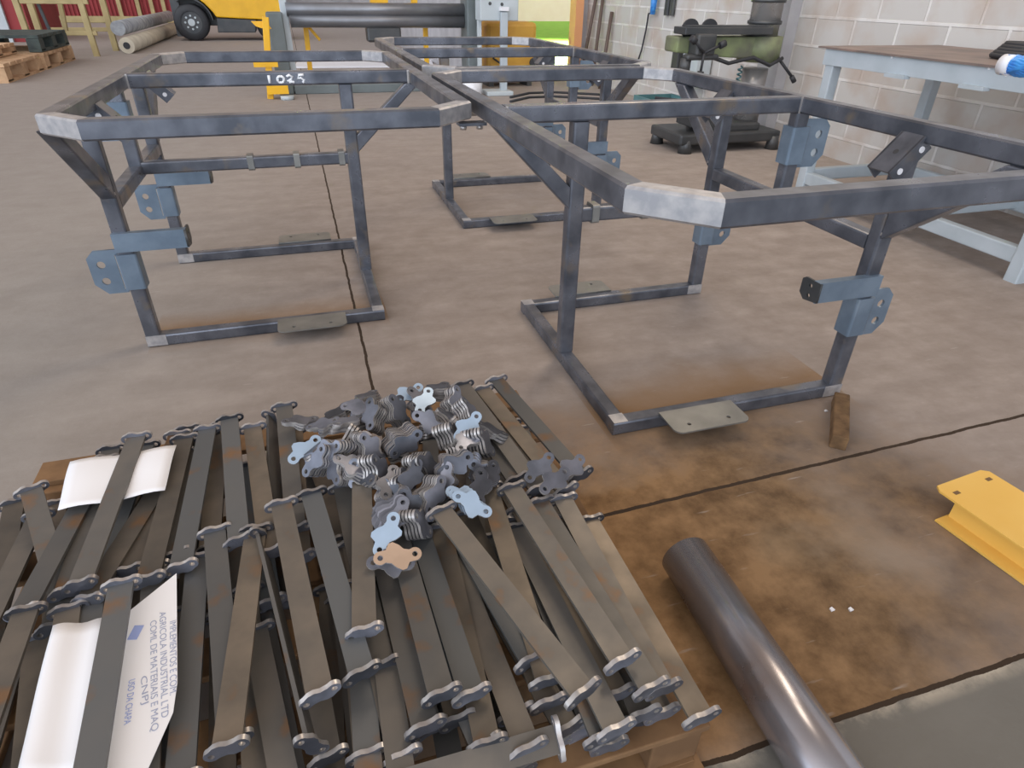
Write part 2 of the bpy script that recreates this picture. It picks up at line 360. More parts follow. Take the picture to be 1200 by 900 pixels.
# ------------------------------------------------------------------ the welded steel frames
HT = 1.022; RW = 1.29; RD = 1.15; TW = .055; TH = .058
BD = .54; BS = .054; LZ = .058
def chamfer_rect(x0, x1, y0, y1, c):
    return [(x0+c, y0), (x1-c, y0), (x1, y0+c), (x1, y1-c), (x1-c, y1), (x0+c, y1), (x0, y1-c), (x0, y0+c)]
def bracket_flange(th=.01):
    o = [(0, -.09), (.075, -.09), (.115, -.045), (.115, .065), (.085, .095), (0, .095)]
    return plate_mesh('flange_plate', [o, circ(.07, .035, .016), circ(.07, -.035, .016)], th, 'plate')
foot_o = []
for cx, cy, a0 in ((.03, -.105, 180), (.27, -.105, 270)):
    for k in range(7): a = math.radians(a0+15*k); foot_o.append((cx+.03*math.cos(a)*1.0, cy+.03*math.sin(a)))
foot_o += [(.30, 0), (.0, 0)]
def make_frame(s, name, label, LEGO, BASEI, RW):
    """s=+1: outer side towards +x.  local origin = inner beam's outer face, middle of the length, floor"""
    root = thing(name, label, 'metal frame')
    def P(u, v, z): return Vector((s*u, v, z))
    # top ring: octagonal mitred loop of rectangular tube
    c = .14
    outer = chamfer_rect(0, RW, -RD, RD, c)
    k = TW*math.tan(PI/8)
    inner = chamfer_rect(TW, RW-TW, -RD+TW, RD-TW, c-TW+k)
    mb = MB(); n = 8; e = .006
    def loop(pts, z): return [mb.bm.verts.new(P(x, y, z)) for x, y in pts]
    def off(a, b, f): return [(p[0]+(q[0]-p[0])*f, p[1]+(q[1]-p[1])*f) for p, q in zip(a, b)]
    f = e/TW
    ls = [loop(outer, HT-TH+e), loop(outer, HT-e), loop(off(outer, inner, f), HT), loop(off(outer, inner, 1-f), HT), loop(inner, HT-e), loop(inner, HT-TH+e), loop(off(outer, inner, 1-f), HT-TH), loop(off(outer, inner, f), HT-TH)]
    for a, b in zip(ls, ls[1:]+ls[:1]):
        for i in range(n):
            mb.mi = 1 if i in (1, 3, 5, 7) else 0
            mb.face([a[i], a[(i+1) % n], b[(i+1) % n], b[i]])
    mb.mi = 0
    mb.build('top_ring', ['tube', 'ground'], root)
    w = MB()                                                     # grinding marks where the ring was dressed
    MB().tube(P(TW, .03, HT-TH/2), P(RW-TW, .03, HT-TH/2), TW, TH).build('cross_bar', 'tube', root)
    for u in (TW+.003, RW-TW-.003): MB().box(P(u, .03-TW/2-.001, HT-TH/2), (.008, .003, TH)).build('weld_bead', 'weld', root)
    # base: U of tube on the floor
    b = MB()
    for v in (-BD+BS/2, BD-BS/2): b.tube(P(BASEI, v, BS/2), P(LEGO, v, BS/2), BS, BS)
    b.tube(P(BASEI+BS/2, -BD+BS, BS/2), P(BASEI+BS/2, BD-BS, BS/2), BS, BS)
    b.build('base_frame', 'tube', root)
    for v in (-BD, BD-BS): MB().box(P(BASEI+BS/2, v+BS/2, BS+.0006), (BS, BS, .0015)).build('ground_weld', 'ground', root)
    for v in (-BD+BS/2, BD-BS/2): MB().box(P(LEGO-.04, v-BS/2-.0006, BS*.55), (.08, .0012, BS*.9)).build('ground_weld', 'ground', root)
    # inner leg with its knee brace and gusset
    MB().tube(P(BASEI+BS/2, 0.02, BS), P(BASEI+BS/2, .02, HT-TH), .06, .055, (0, 1, 0)).build('leg', 'tube', root)
    MB().prism([P(BASEI, -.006, .66), P(.005, -.006, HT-TH), P(.075, -.006, HT-TH), P(BASEI, -.006, .74)], (0, .05, 0)).build('knee_brace', 'tube', root, bevel=.005)
    # outer legs
    for v in (-BD+BS/2, BD-BS/2):
        q = -1 if v < 0 else 1
        lg = MB().tube(P(LEGO-LZ/2, v, BS), P(LEGO-LZ/2, v, HT-TH+.005), LZ, BS, (0, 1, 0)).build('leg', 'tube', root)
        MB().prism([P(LEGO-LZ, q*BD, .645), P(LEGO-LZ, q*(RD-.20), HT-TH), P(LEGO-LZ, q*(RD-.29), HT-TH), P(LEGO-LZ, q*BD, .735)], (s*(LZ-.004), 0, 0)).build('diagonal_brace', 'tube', root, bevel=.005)
        MB().box(P(LEGO-LZ/2, v+q*(BS/2+.001), .665), (LZ+.004, .004, .01)).build('weld_bead', 'weld', root)
        # sleeve, flange with two holes, arm with end tab
        MB().tube(P(LEGO-LZ/2, v, .275), P(LEGO-LZ/2, v, .425), LZ+.02, BS+.02, (0, 1, 0)).build('bracket_sleeve', 'plate', root)
        fl = link('flange_plate', bracket_flange(), root)
        fl.matrix_local = Matrix.Translation(P(LEGO+.008, v+q*.0, .345)) @ Matrix.Rotation(PI/2, 4, 'X') @ Matrix.Scale(s, 4, (1, 0, 0))
        wv = MB().tube(P(LEGO+.012, v-.012, .275), P(LEGO+.012, v-.012, .42), .01, .01, (0, 1, 0)); wv.build('weld_bead', 'weld', root)
        ar = MB(); ar.box(P(LEGO-.135, v-BS/2-.012, .475), (.27, .008, .075)); ar.box(P(LEGO-.135, v-BS/2-.002, .51), (.27, .03, .006))
        arm = ar.build('support_arm', 'plate', root)
        tb = plate_mesh('end_tab', [[(-.045, -.03), (.02, -.04), (.045, -.02), (.045, .03), (.03, .04), (-.045, .04)], circ(.0, .018, .008), circ(.0, -.018, .008)], .008, 'dark')
        t_ = link('end_tab', tb, arm); t_.matrix_local = Matrix.Translation(P(LEGO-.268, v-BS/2+.022, .472)) @ Matrix.Rotation(PI/2, 4, 'Z') @ Matrix.Rotation(PI/2, 4, 'X')
        # sloping drilled channel under the outer ring member
        ch = MB(); a0 = P(RW-TW-.002, v-.02, HT-.035); a1 = P(RW-TW-.10, v-.02, HT-.14)
        d = (a1-a0); nrm = Vector((-d.z*1., 0, d.x)).normalized(); nrm = nrm if nrm.z > 0 else -nrm
        for yy, tt in ((0, 1), (-.045, 0), (.045, 0)):
            if tt: ch.prism([a0+Vector((0, -.047, 0)), a0+Vector((0, .047, 0)), a1+Vector((0, .047, 0)), a1+Vector((0, -.047, 0))], -nrm*.007)
            else: ch.prism([a0+Vector((0, yy, 0)), a1+Vector((0, yy, 0)), a1+Vector((0, yy, 0))-nrm*.055, a0+Vector((0, yy, 0))-nrm*.055], Vector((0, .006 if yy < 0 else -.006, 0)))
        co = ch.build('mounting_channel', 'tube', root)
        hm = MB(); mid = (a0+a1)/2; hm.cyl(mid+nrm*.0006, mid-nrm*.004, .009, 12); hm.build('bolt_hole', 'black', co)
        for tt in (.2, .8):
            pp = a0+d*tt-nrm*.028+Vector((0, -.0455, 0)); MB().cyl(pp, pp+Vector((0, -.003, 0)), .010, 12).build('plated_bolt_head', 'white', co)
        # foot plate overhanging the base bar
        ft = plate_mesh('foot_plate', [foot_o, circ(.07, -.095, .008, 8), circ(.23, -.095, .008, 8)], .006, 'foot')
        fo = link('foot_plate', ft, root)
        u0 = BASEI+.18
        fo.matrix_local = Matrix.Translation(P(u0 if s > 0 else u0+.30, v+q*.045-q*.03, BS+.004)) @ Matrix.Scale(1 if q < 0 else -1, 4, (0, 1, 0)) if True else None
    # side rail between the outer legs, short post and its bracket, middle rail with clips
    MB().tube(P(LEGO-LZ/2, -BD+BS, .62), P(LEGO-LZ/2, BD-BS, .62), LZ, .055).build('side_rail', 'tube', root)
    MB().tube(P(LEGO-LZ/2-.005, .02, .645), P(LEGO-LZ/2-.005, .02, HT-TH), LZ, .05, (0, 1, 0)).build('post', 'tube', root)
    MB().tube(P(LEGO-LZ/2-.005, .02, .775), P(LEGO-LZ/2-.005, .02, .915), LZ+.022, .072, (0, 1, 0)).build('bracket_sleeve', 'plate', root)
    fl = link('flange_plate', bracket_flange(), root); fl.matrix_local = Matrix.Translation(P(LEGO+.006, .02, .845)) @ Matrix.Rotation(PI/2, 4, 'X') @ Matrix.Scale(s, 4, (1, 0, 0))
    rail = MB().tube(P(BASEI+.05, .02, .635), P(LEGO-LZ, .02, .635), .05, .055).build('middle_rail', 'tube', root)
    for u in (.41, .62, .83): 
        MB().tube(P(u-.014, .02, .637), P(u+.014, .02, .637), .064, .07).build('rail_clip', 'foot', rail)
    return root
fr_right = make_frame(1, 'machine_chassis', 'bare welded steel frame in the foreground, its left beam nearest, beside the wood block', 1.287, .303, 1.29)
fr_right.location = (.597, 2.16, 0)
fr_back = copy_tree(fr_right)
fr_back['label'] = 'bare welded steel frame farthest back, standing towards the bright doorway'
fr_back.location = (.615, 4.53, 0)
fr_left = make_frame(-1, 'machine_chassis', 'bare welded steel frame on the left with 1025 written on its cross bar', 1.353, .326, 1.315)
fr_left.location = (.568, 3.31, 0)
for f_ in (fr_right, fr_back, fr_left): f_['group'] = 'welded steel frames'
# number written on the left frame's cross bar
def stroke(mb, pts, org, sc, r=.0045):
    mb.pipe_path([Vector((org[0]+x*sc, org[1], org[2]+z*sc)) for x, z in pts], r, 6)
nm = MB(); yy = .03-TW/2-.001
g1, g2 = gy(312, 89, 3.31), gy(358, 88, 3.31)
x0 = g1.x-.568; ww = (g2.x-g1.x)/4; z0 = HT-TH+.012; hh = TH-.026
def dig(i, pts): nm.pipe_path([Vector((x0+ww*(i+p[0]*.8), yy, z0+p[1]*hh)) for p in pts], .0058, 6)
dig(0, [(.3, 1), (.3, 0)])
dig(1, [(.5+.42*math.cos(a), .45+.42*math.sin(a)) for a in [math.radians(90+36*k) for k in range(11)]])
dig(2, [(.05, .8), (.4, 1.), (.8, .75), (.55, .4), (.1, .2), (.3, .02), (.55, .15), (.95, .05)])
dig(3, [(1., 1.), (.35, .98), (.2, .55), (.6, .62), (.95, .35), (.8, .1), (.95, -.05)])
nm.build('chalk_number', 'chalk', fr_left, label='white hand-written number 1025')
# small splice bracket joining the beams
sb = thing('splice_bracket', 'small steel splice bracket between the left and right frames where their beams touch', 'bracket', (.575, 2.33, HT-TH-.02))
MB().box((0, 0, 0), (.10, .05, .01)).build('strap', 'tube', sb)
bb = MB()
for x in (-.03, .03): bb.cyl((x, 0, -.006), (x, 0, -.02), .012, 6)
bb.build('bolt', 'weld', sb)

# ------------------------------------------------------------------ pallet with its load
pal = thing('wooden_pallet', 'brown wooden pallet carrying the heap of flat steel bars', 'pallet', (-.14, 1.165, 0))
PX0, PX1, PY0, PY1 = -.74, .73, -.63, .63
for i in range(7):
    y = PY0+.05+(PY1-PY0-.1)*i/6
    MB().box(((PX0+PX1)/2, y, .135), (PX1-PX0, .10, .018)).build('deck_board', 'wood', pal, bevel=.003)
for x in (PX0+.06, .0, PX1-.06):
    for y in (PY0+.07, 0, PY1-.07):
        MB().box((x, y, .072), (.11, .12, .108)).build('block', 'wood', pal, bevel=.004)
for x in (PX0+.06, .0, PX1-.06):
    MB().box((x, 0, .009), (.10, PY1-PY0, .018)).build('bottom_board', 'wood', pal, bevel=.003)
MB().box(((PX0+PX1)/2, PY0+.02, .009), (PX1-PX0, .1, .017)).build('bottom_board', 'wood', pal)

LB = .51; BWD = .047
bar_me = MB().box((0, 0, 0), (BWD, LB, .008)).mesh('bar', 'bar')
def bone(L=.078, Wd=.030, r=.0125, n=7):
    """lug plate outline: a waisted body with an eye at each end, set on opposite corners"""
    h = L/2-r
    def arc(cx, cy, a0, a1): return [(cx+r*math.cos(math.radians(a0+(a1-a0)*k/n)), cy+r*math.sin(math.radians(a0+(a1-a0)*k/n))) for k in range(n+1)]
    o = arc(-h, -.006, 100, 285) + [(-h*.55, -Wd*.46), (-h*.1, -Wd*.40), (h*.3, -Wd*.52), (h*.72, -Wd*.46)] + arc(h, .006, -75, 105) + [(h*.55, Wd*.46), (h*.1, Wd*.40), (-h*.3, Wd*.52), (-h*.72, Wd*.46)]
    return [o, circ(-h, -.006, .0058, 9), circ(h, .006, .0058, 9)]
end_me = plate_mesh('end_plate', bone(), .009, 'lug', 'edge')
RX = Matrix.Rotation(PI/2, 4, 'X')
def make_bar():
    r = thing('flat_bar', '', 'steel bar'); link('bar', bar_me, r)
    for k in (-1, 1):
        e = link('end_plate', end_me, r); e.matrix_local = Matrix.Translation((0, k*(LB/2+.004), 0)) @ Matrix.Rotation(k*.12, 4, 'Y') @ RX
    return r
bar0 = make_bar(); used = []
def put_bar(pa, pb, label, group=None, roll=0.):
    """bar from far end pa to near end pb"""
    o = bar0 if not used else copy_tree(bar0); used.append(o)
    pa, pb = Vector(pa), Vector(pb); d = (pa-pb).normalized(); x = d.cross(Vector((0, 0, 1))).normalized(); z = x.cross(d)
    m = Matrix((x, d, z)).transposed().to_4x4() @ Matrix.Rotation(roll, 4, 'Y'); m.translation = (pa+pb)/2
    o.matrix_world = m; o['label'] = label; o['category'] = 'steel bar'
    if group: o['group'] = group
    elif 'group' in o: del o['group']
    return o
def pxbar(f, n, zf, zn, anchor, label, roll=0., group='flat bars on the pallet'):
    a, b = gz(*f, zf), gz(*n, zn); d = (a-b).normalized()
    if anchor == 'f': b = a-d*LB
    elif anchor == 'n': a = b+d*LB
    else:
        m = (a+b)/2; a = m+d*LB/2; b = m-d*LB/2
    return put_bar(a, b, label, group, roll)
BARS = [
 # far px, near px, z far, z near, anchored end, label
 ((37, 575), (58, 650), .255, .225, 'f', 'flat bar at the back left corner, leaning under its neighbour', 0),
 ((112, 560), (28, 715), .245, .255, 'n', 'flat bar with its lug at the left edge, running under the upper sheet of paper', 0),
 ((45, 605), (-22, 745), .205, .215, 'f', 'outermost flat bar at the left edge of the load, with bright chips beside it', 0),
 ((118, 560), (80, 680), .205, .215, 'f', 'flat bar sunk in the gap under the upper paper, left of the bar across it', 0),
 ((160, 513), (92, 690), .285, .275, 'f', 'flat bar lying across the upper sheet of paper', 0),
 ((212, 530), (125, 668), .24, .25, 'f', 'flat bar coming out from under the right half of the upper paper', 0),
 ((216, 515), (180, 655), .265, .265, 'f', 'back row flat bar touching the right edge of the upper paper', 0),
 ((243, 504), (213, 660), .27, .26, 'f', 'second flat bar to the right of the upper paper', 0),
 ((258, 500), (245, 650), .225, .225, 'f', 'half hidden flat bar beneath the second and third bars right of the upper paper', 0),
 ((269, 492), (280, 630), .275, .275, 'f', 'third flat bar to the right of the upper paper', 0),
 ((296, 502), (314, 630), .265, .265, 'f', 'fourth flat bar to the right of the upper paper', 0),
 ((319, 492), (323, 640), .24, .24, 'f', 'shadowed flat bar turned nearly on edge, left of the loose plates', 1.1),
 ((333, 477), (347, 620), .27, .245, 'f', 'short showing flat bar just behind the left edge of the loose plates', 0),
 ((345, 505), (352, 650), .235, .235, 'f', 'dark flat bar running under the left side of the loose plates', 0),
 ((542, 452), (612, 548), .30, .29, 'f', 'first flat bar to the right of the loose plates in the back row', 0),
 ((566, 457), (650, 560), .28, .275, 'f', 'second flat bar to the right of the loose plates in the back row', 0),
 ((582, 446), (672, 548), .285, .285, 'f', 'outermost flat bar on the right side of the back row', 0),
 ((556, 492), (604, 562), .265, .285, 'n', 'flat bar coming out from under the right side of the loose plates', 0),
 ((30, 718), (-38, 905), .265, .265, 'f', 'flat bar cut off by the left edge, left of the lower paper', 0),
 ((80, 716), (55, 900), .245, .235, 'f', 'flat bar under the left half of the lower paper', 0),
 ((108, 705), (82, 900), .24, .23, 'f', 'flat bar under the middle of the lower paper', 0),
 ((142, 686), (103, 915), .305, .295, 'f', 'flat bar holding down the lower sheet of paper', 0),
 ((180, 678), (170, 900), .235, .235, 'f', 'flat bar under the printed half of the lower paper', 0),
 ((232, 655), (212, 900), .235, .245, 'f', 'dark flat bar along the right edge of the lower paper', 0),
 ((252, 624), (270, 850), .27, .25, 'f', 'blue grey flat bar passing under the tan bar of the front row', 0),
 ((300, 622), (262, 905), .275, .285, 'f', 'tan flat bar leaning across a blue grey one in the front row', 0),
 ((306, 632), (360, 852), .27, .26, 'f', 'flat bar standing on edge in the front row', 1.35),
 ((300, 740), (332, 905), .215, .21, 'f', 'blue grey flat bar low in the gap right of the tan bar', 0),
 ((330, 592), (382, 848), .30, .29, 'f', 'front row flat bar with rust spots just left of the loose plates', 0),
 ((365, 580), (429, 806), .295, .285, 'f', 'front row flat bar running down from the left corner of the loose plates', 0),
 ((402, 572), (450, 790), .265, .24, 'f', 'flat bar wedged behind the red brown bar of the front row', 0),
 ((424, 560), (427, 738), .305, .30, 'n', 'red brown flat bar ending highest up in the front row', 0),
 ((420, 735), (432, 900), .22, .22, 'm', 'flat bar low under the lug of the red brown bar', 0),
 ((445, 720), (470, 905), .235, .23, 'm', 'dark grey flat bar in front of the red brown bar', 0),
 ((450, 660), (498, 850), .255, .255, 'n', 'bluish flat bar below the tan loose plate', 0),
 ((474, 655), (517, 812), .28, .285, 'n', 'pale flat bar descending right below the tan loose plate', 0),
 ((500, 650), (552, 812), .265, .265, 'n', 'rusty flat bar right of the pale bar in the middle of the front row', 0),
 ((517, 620), (562, 830), .25, .235, 'f', 'blue dark flat bar left of the long diagonal bar', 0),
 ((518, 600), (694, 826), .335, .325, 'f', 'topmost flat bar crossing the front row diagonally', 0),
 ((545, 640), (622, 772), .24, .25, 'n', 'flat bar below the diagonal bar with its lug in the dark gap', 0),
 ((572, 572), (635, 775), .285, .25, 'f', 'brown flat bar starting below the blue loose plates', 0),
 ((605, 620), (692, 795), .25, .25, 'f', 'flat bar with a bent reflection right of the diagonal bar', 0),
 ((600, 573), (735, 784), .30, .30, 'f', 'rust spotted flat bar, fourth from the right side of the front row', 0),
 ((633, 590), (772, 822), .275, .265, 'f', 'grey flat bar, third from the right side of the front row', 0),
 ((660, 586), (768, 790), .27, .255, 'f', 'grey brown flat bar, second from the right side of the front row', 0),
 ((691, 611), (810, 820), .235, .225, 'f', 'outermost flat bar on the right side of the front row', 0),
 ((455, 925), (652, 866), .222, .222, 'n', 'flat bar lying crossways along the front edge of the load', -.5),
]
for f_, n_, zf, zn, an, lb, ro in BARS: pxbar(f_, n_, zf, zn, an, lb, ro)
low_f = 'flat bar low in the load with its lug showing along the front edge'
for x, y in ((430, 882), (384, 886), (503, 852), (536, 842), (566, 872), (604, 834), (642, 822), (664, 852), (690, 838), (706, 862), (722, 812), (752, 836), (618, 876), (470, 885)):
    z = rnd.uniform(.205, .235); n_ = gz(x, y, z); t_ = rnd.uniform(-.05, .22)
    put_bar(n_+Vector((-math.sin(t_)*LB, math.cos(t_)*LB, .01)), n_, low_f, 'low flat bars at the front edge', rnd.uniform(-.15, .15))
low_m = 'low flat bar of the back row with its lug showing behind the lower paper'
for x, y in ((150, 668), (110, 686), (182, 664), (78, 692), (207, 650)):
    z = rnd.uniform(.225, .245); n_ = gz(x, y, z); t_ = rnd.uniform(-.1, .15)
    put_bar(n_+Vector((math.sin(t_)*LB, math.cos(t_)*LB, .0)), n_, low_m, 'low flat bars at the left middle')
hid = 'dark flat bar buried under the top layer of the load'
for lay, z in enumerate((.158, .180)):                       # the buried layers that show in the gaps
    for row, (ya, yb) in enumerate(((1.56, 1.05), (1.08, .57))):
        for i in range((14, 8)[lay]):
            x = -.82+1.32*i/(13, 7)[lay]; rn = rnd.uniform(-.05, .05)
            sk = (x+.16)*-.10
            a = Vector((x+rn-sk*.3, ya-.0+rnd.uniform(-.02, .02), z+rnd.uniform(-.004, .004))); b = Vector((x-rn+sk*.3, a.y-LB, z+rnd.uniform(-.004, .004)))
            put_bar(a, b, hid, 'buried flat bars')

# ------------------------------------------------------------------ loose lug plates
def lugplate(L=.098, Wd=.052, r=.0145): 
    n = 7; h = L/2-r
    def arc(cx, cy, a0, a1): return [(cx+r*math.cos(math.radians(a0+(a1-a0)*k/n)), cy+r*math.sin(math.radians(a0+(a1-a0)*k/n))) for k in range(n+1)]
    o = arc(-h, -.012, 125, 300) + [(-h*.60, -Wd*.36), (-h*.25, -Wd*.34), (h*.1, -Wd*.46), (h*.52, -Wd*.52), (h*.74, -Wd*.42), (h*.80, -Wd*.14)] + arc(h, .012, -55, 120) + [(h*.60, Wd*.36), (h*.25, Wd*.34), (-h*.1, Wd*.46), (-h*.52, Wd*.52), (-h*.74, Wd*.42), (-h*.80, Wd*.14)]
    return [o, circ(-h, -.012, .006, 9), circ(h, .012, .006, 9)]
lug_me = plate_mesh('lug_plate', lugplate(), .0062, 'lug', 'edge')
lug_blue = plate_mesh('lug_plate', lugplate(), .0062, 'lug_blue', 'edge')
lug_tan = plate_mesh('lug_plate', lugplate(), .0062, 'lug_tan', 'edge')
GR = 'loose lug plates heaped on the flat bars'
def put_lug(loc, mat3, label, me=None):
    o = bpy.data.objects.new('lug_plate', me or lug_me); COL.objects.link(o)
    m = mat3.to_4x4(); m.translation = loc; o.matrix_world = m; tag(o, label, 'metal plate', GR); return o
def basis(n, a):
    n = Vector(n).normalized(); x = Vector((0, 0, 1)).cross(n)
    x = Vector((1, 0, 0)) if x.length < .05 else x.normalized()
    y = n.cross(x); m = Matrix((x, y, n)).transposed(); return m @ Matrix.Rotation(a, 3, 'Z')
def stack(px, z, nrm, ang, n, label, fan=.0, spread=1.0, me=None, slide=(0, 0)):
    c = gz(*px, z); nv = Vector(nrm).normalized()
    for k in range(n):
        j = k-(n-1)/2; b = basis(nv, ang+fan*j+rnd.uniform(-.05, .05))
        p = c+nv*(.0066*spread*j)+(b @ Vector((slide[0]*j, slide[1]*j, 0)))
        put_lug(p, b, label, me)
L0 = 'grey lug plate in the left stack of the loose plates'
up = (0, 0, 1)
stack((398, 528), .335, (-.75, -.45, .55), .4, 9, 'lug plate in the leaning stack at the left of the loose plates', spread=1.5)
stack((378, 540), .325, (-.7, -.5, .6), .9, 7, 'lug plate in the low stack at the left front of the loose plates', spread=1.4)
stack((412, 548), .335, (.2, -.2, 1), 1.2, 4, 'lug plate lying flat on the left front stack of the loose plates', fan=.12)
stack((470, 515), .345, (.15, -.93, .35), .1, 10, 'lug plate in the ribbed upright stack at the centre of the loose plates', spread=1.6)
stack((430, 525), .345, (.5, -.8, .4), 1.5, 6, 'lug plate standing on end left of the ribbed centre stack', spread=1.3)
stack((408, 498), .325, (.1, .25, 1), .5, 5, 'lug plate in the flat stack at the back left of the loose plates', fan=.15)
stack((440, 488), .335, (-.6, -.3, .7), 2.0, 6, 'lug plate tilted among the back left loose plates', spread=1.3)
stack((430, 470), .315, (0, .3, 1), .35, 6, 'lug plate along the back edge of the loose plates, left part', fan=.1)
stack((463, 483), .335, (.5, -.6, .6), 1.2, 6, 'lug plate tilted behind the ribbed centre stack', spread=1.3)
stack((490, 472), .335, (.3, -.4, .9), .8, 5, 'lug plate in the fan at the back middle of the loose plates', fan=.2)
stack((512, 460), .33, (.1, .2, 1), .5, 6, 'lug plate along the back edge of the loose plates, right part', fan=.12)
stack((530, 472), .33, (.6, -.5, .6), .3, 5, 'lug plate tilted at the back right of the loose plates', spread=1.3)
stack((505, 495), .345, (-.3, -.7, .6), 2.4, 7, 'lug plate leaning right of the ribbed centre stack', spread=1.3)
stack((524, 512), .345, (.9, -.3, .3), 1.57, 6, 'lug plate on end in the upright stack right of centre', spread=1.3)
stack((560, 520), .335, (.85, -.45, .4), 1.4, 6, 'lug plate on end in the upright stack at the right edge', spread=1.5)
stack((548, 515), .36, (.1, -.3, 1), .2, 2, 'brown grey lug plate lying flat on the right edge stack')
stack((530, 543), .345, (.05, -.85, .5), .05, 9, 'lug plate in the wavy edged stack right of centre at the front', spread=1.2)
stack((495, 545), .34, (.7, -.6, .4), 1.9, 6, 'lug plate on edge in the tan edged stack at the front middle', spread=1.3)
stack((440, 553), .335, (.75, -.5, .4), 1.3, 5, 'lug plate standing in the brown edged pair at the front', spread=1.5)
stack((456, 568), .33, (.2, -.35, 1), .2, 4, 'lug plate at the top of the fanned stack hanging to the front', fan=.1)
stack((457, 600), .325, (-.1, -.55, .85), .55, 11, 'grey lug plate in the fanned stack spilling to the front', fan=.06, spread=1.1, slide=(-.001, -.006))
stack((503, 580), .33, (.5, -.75, .5), .3, 7, 'lug plate in the pale edged stack right of the fanned stack', spread=1.2)
stack((487, 615), .315, (.85, -.4, .3), 1.5, 5, 'lug plate on edge beside the fanned stack', spread=1.3)
stack((570, 560), .325, (.2, -.5, .9), .1, 3, 'lug plate at the right front end of the loose plates', fan=.15)
stack((562, 572), .325, (0, -.5, .9), .9, 3, 'lug plate next to the clean blue ones at the right front', fan=.1)
stack((520, 565), .325, (-.4, -.6, .7), 1.1, 5, 'lug plate in the dark stack behind the blue ones', spread=1.2)
stack((380, 500), .315, (-.3, .1, 1), 1., 4, 'lug plate in the thin layer at the far left of the heap', fan=.2)
stack((352, 495), .30, (.1, .1, 1), .3, 3, 'lug plate at the back left tip of the heap', fan=.2)
stack((480, 560), .335, (.1, -.8, .6), .6, 6, 'lug plate in the dark stack at the front middle', spread=1.2)
stack((548, 487), .335, (.7, -.2, .7), .7, 5, 'lug plate in the stack under the blue one at the back right', spread=1.3)
stack((575, 505), .315, (.5, .1, .9), .5, 3, 'lug plate poking out to the right of the heap', fan=.25)
stack((420, 480), .33, (-.2, -.2, 1), 2.6, 4, 'lug plate lying loosely near the back left of the heap', fan=.3)
BUR = 'grey lug plate half buried among the other loose plates'
poly_ = [(345, 490), (400, 475), (455, 462), (520, 462), (545, 485), (580, 510), (580, 560), (530, 590), (490, 600), (440, 570), (390, 550), (350, 520)]
def inside(x, y):
    c = False
    for (x1, y1), (x2, y2) in zip(poly_, poly_[1:]+poly_[:1]):
        if (y1 > y) != (y2 > y) and x < (x2-x1)*(y-y1)/(y2-y1)+x1: c = not c
    return c
k = 0
while k < 17:
    x, y = rnd.uniform(340, 590), rnd.uniform(460, 610)
    if not inside(x, y): continue
    k += 1
    t_ = rnd.uniform(0, 2*PI); tl = rnd.uniform(.3, 1.5)
    stack((x, y), rnd.uniform(.305, .33), (math.cos(t_)*tl, math.sin(t_)*tl-.3, .7), rnd.uniform(0, 3.1), rnd.choice((4, 5, 6)), BUR, fan=rnd.uniform(0, .1), spread=rnd.uniform(1.05, 1.5))
# clean, light ones that stand out
put_lug(gz(357, 527, .335), basis((.1, -.55, .85), .15), 'pale blue lug plate sticking out at the left of the heap', lug_blue)
put_lug(gz(478, 462, .345), basis((0, -.55, .85), .1), 'bright blue lug plate at the back of the heap', lug_blue)
put_lug(gz(548, 500, .375), basis((0, -.6, .8), .35), 'bright blue lug plate at the back right of the heap', lug_blue)
put_lug(gz(497, 470, .355), basis((.1, -.35, .9), .45), 'pale lug plate beside the bright one at the back of the heap', lug_blue)
for k in range(3): put_lug(gz(549-4*k+4, 588-3*k+3, .340-.0075*k), basis((0, -.5, .85), -1.05), 'clean blue lug plate in the overlapping three at the right front', lug_blue)
put_lug(gz(453, 626, .345), basis((-.05, -.5, .85), .75), 'bright bluish white lug plate at the foot of the fanned stack', lug_blue)
put_lug(gz(466, 652, .325), basis((.05, -.45, .9), -.5), 'tan lug plate at the front tip of the heap', lug_tan)
put_lug(gz(458, 660, .316), basis((.05, -.45, .9), -.65), 'grey lug plate just under the tan one at the front tip', None)
put_lug(gz(670, 548, .31), basis((.2, -.5, .85), -.1), 'loose lug plate lying on the right end of the back row', None)
put_lug(gz(650, 563, .315), basis((.1, -.5, .85), 0.), 'loose lug plate left of the one on the right end of the back row', None)
put_lug(gz(632, 548, .32), basis((-.1, -.55, .85), .4), 'loose lug plate overlapping the near ends of the back row', None)

# ------------------------------------------------------------------ papers
def sheet(name, quad, label, parent=None, th=.0015):
    """gently sagging sheet; quad = far-left, far-right, near-right, near-left"""
    q = [Vector(p) for p in quad]; n = 10; mb = MB(); g = []
    for i in range(n+1):
        row = []
        for j in range(n+1):
            a, b = i/n, j/n
            p = q[0]*(1-a)*(1-b)+q[1]*(1-a)*b+q[2]*a*b+q[3]*a*(1-b)
            p = p+Vector((0, 0, .004*math.sin(b*9)+.003*math.sin(a*5)))
            row.append(mb.bm.verts.new(p))
        g.append(row)
    for i in range(n):
        for j in range(n):
            f = mb.face([g[i][j], g[i][j+1], g[i+1][j+1], g[i+1][j]]); f.smooth = True
    o = mb.build(name, 'paper'); s_ = o.modifiers.new('thick', 'SOLIDIFY'); s_.thickness = .0006
    return tag(o, label, 'paper', 'paper sheets on the flat bars')
sheet('paper_sheet', [gz(82, 541, .268), gz(207, 522, .285), gz(193, 574, .285), gz(67, 597, .272)], 'blank white sheet under a flat bar at the back left of the load')
pr_ = thing('paper_sheet', 'white printed sheet under a flat bar at the front left of the load', 'paper', (0, 0, 0), 0, 'paper sheets on the flat bars')
lp = sheet('left_half', [gz(62, 733, .265), gz(128, 724, .27), gz(105, 910, .27), gz(16, 915, .262)], ''); lp.parent = pr_
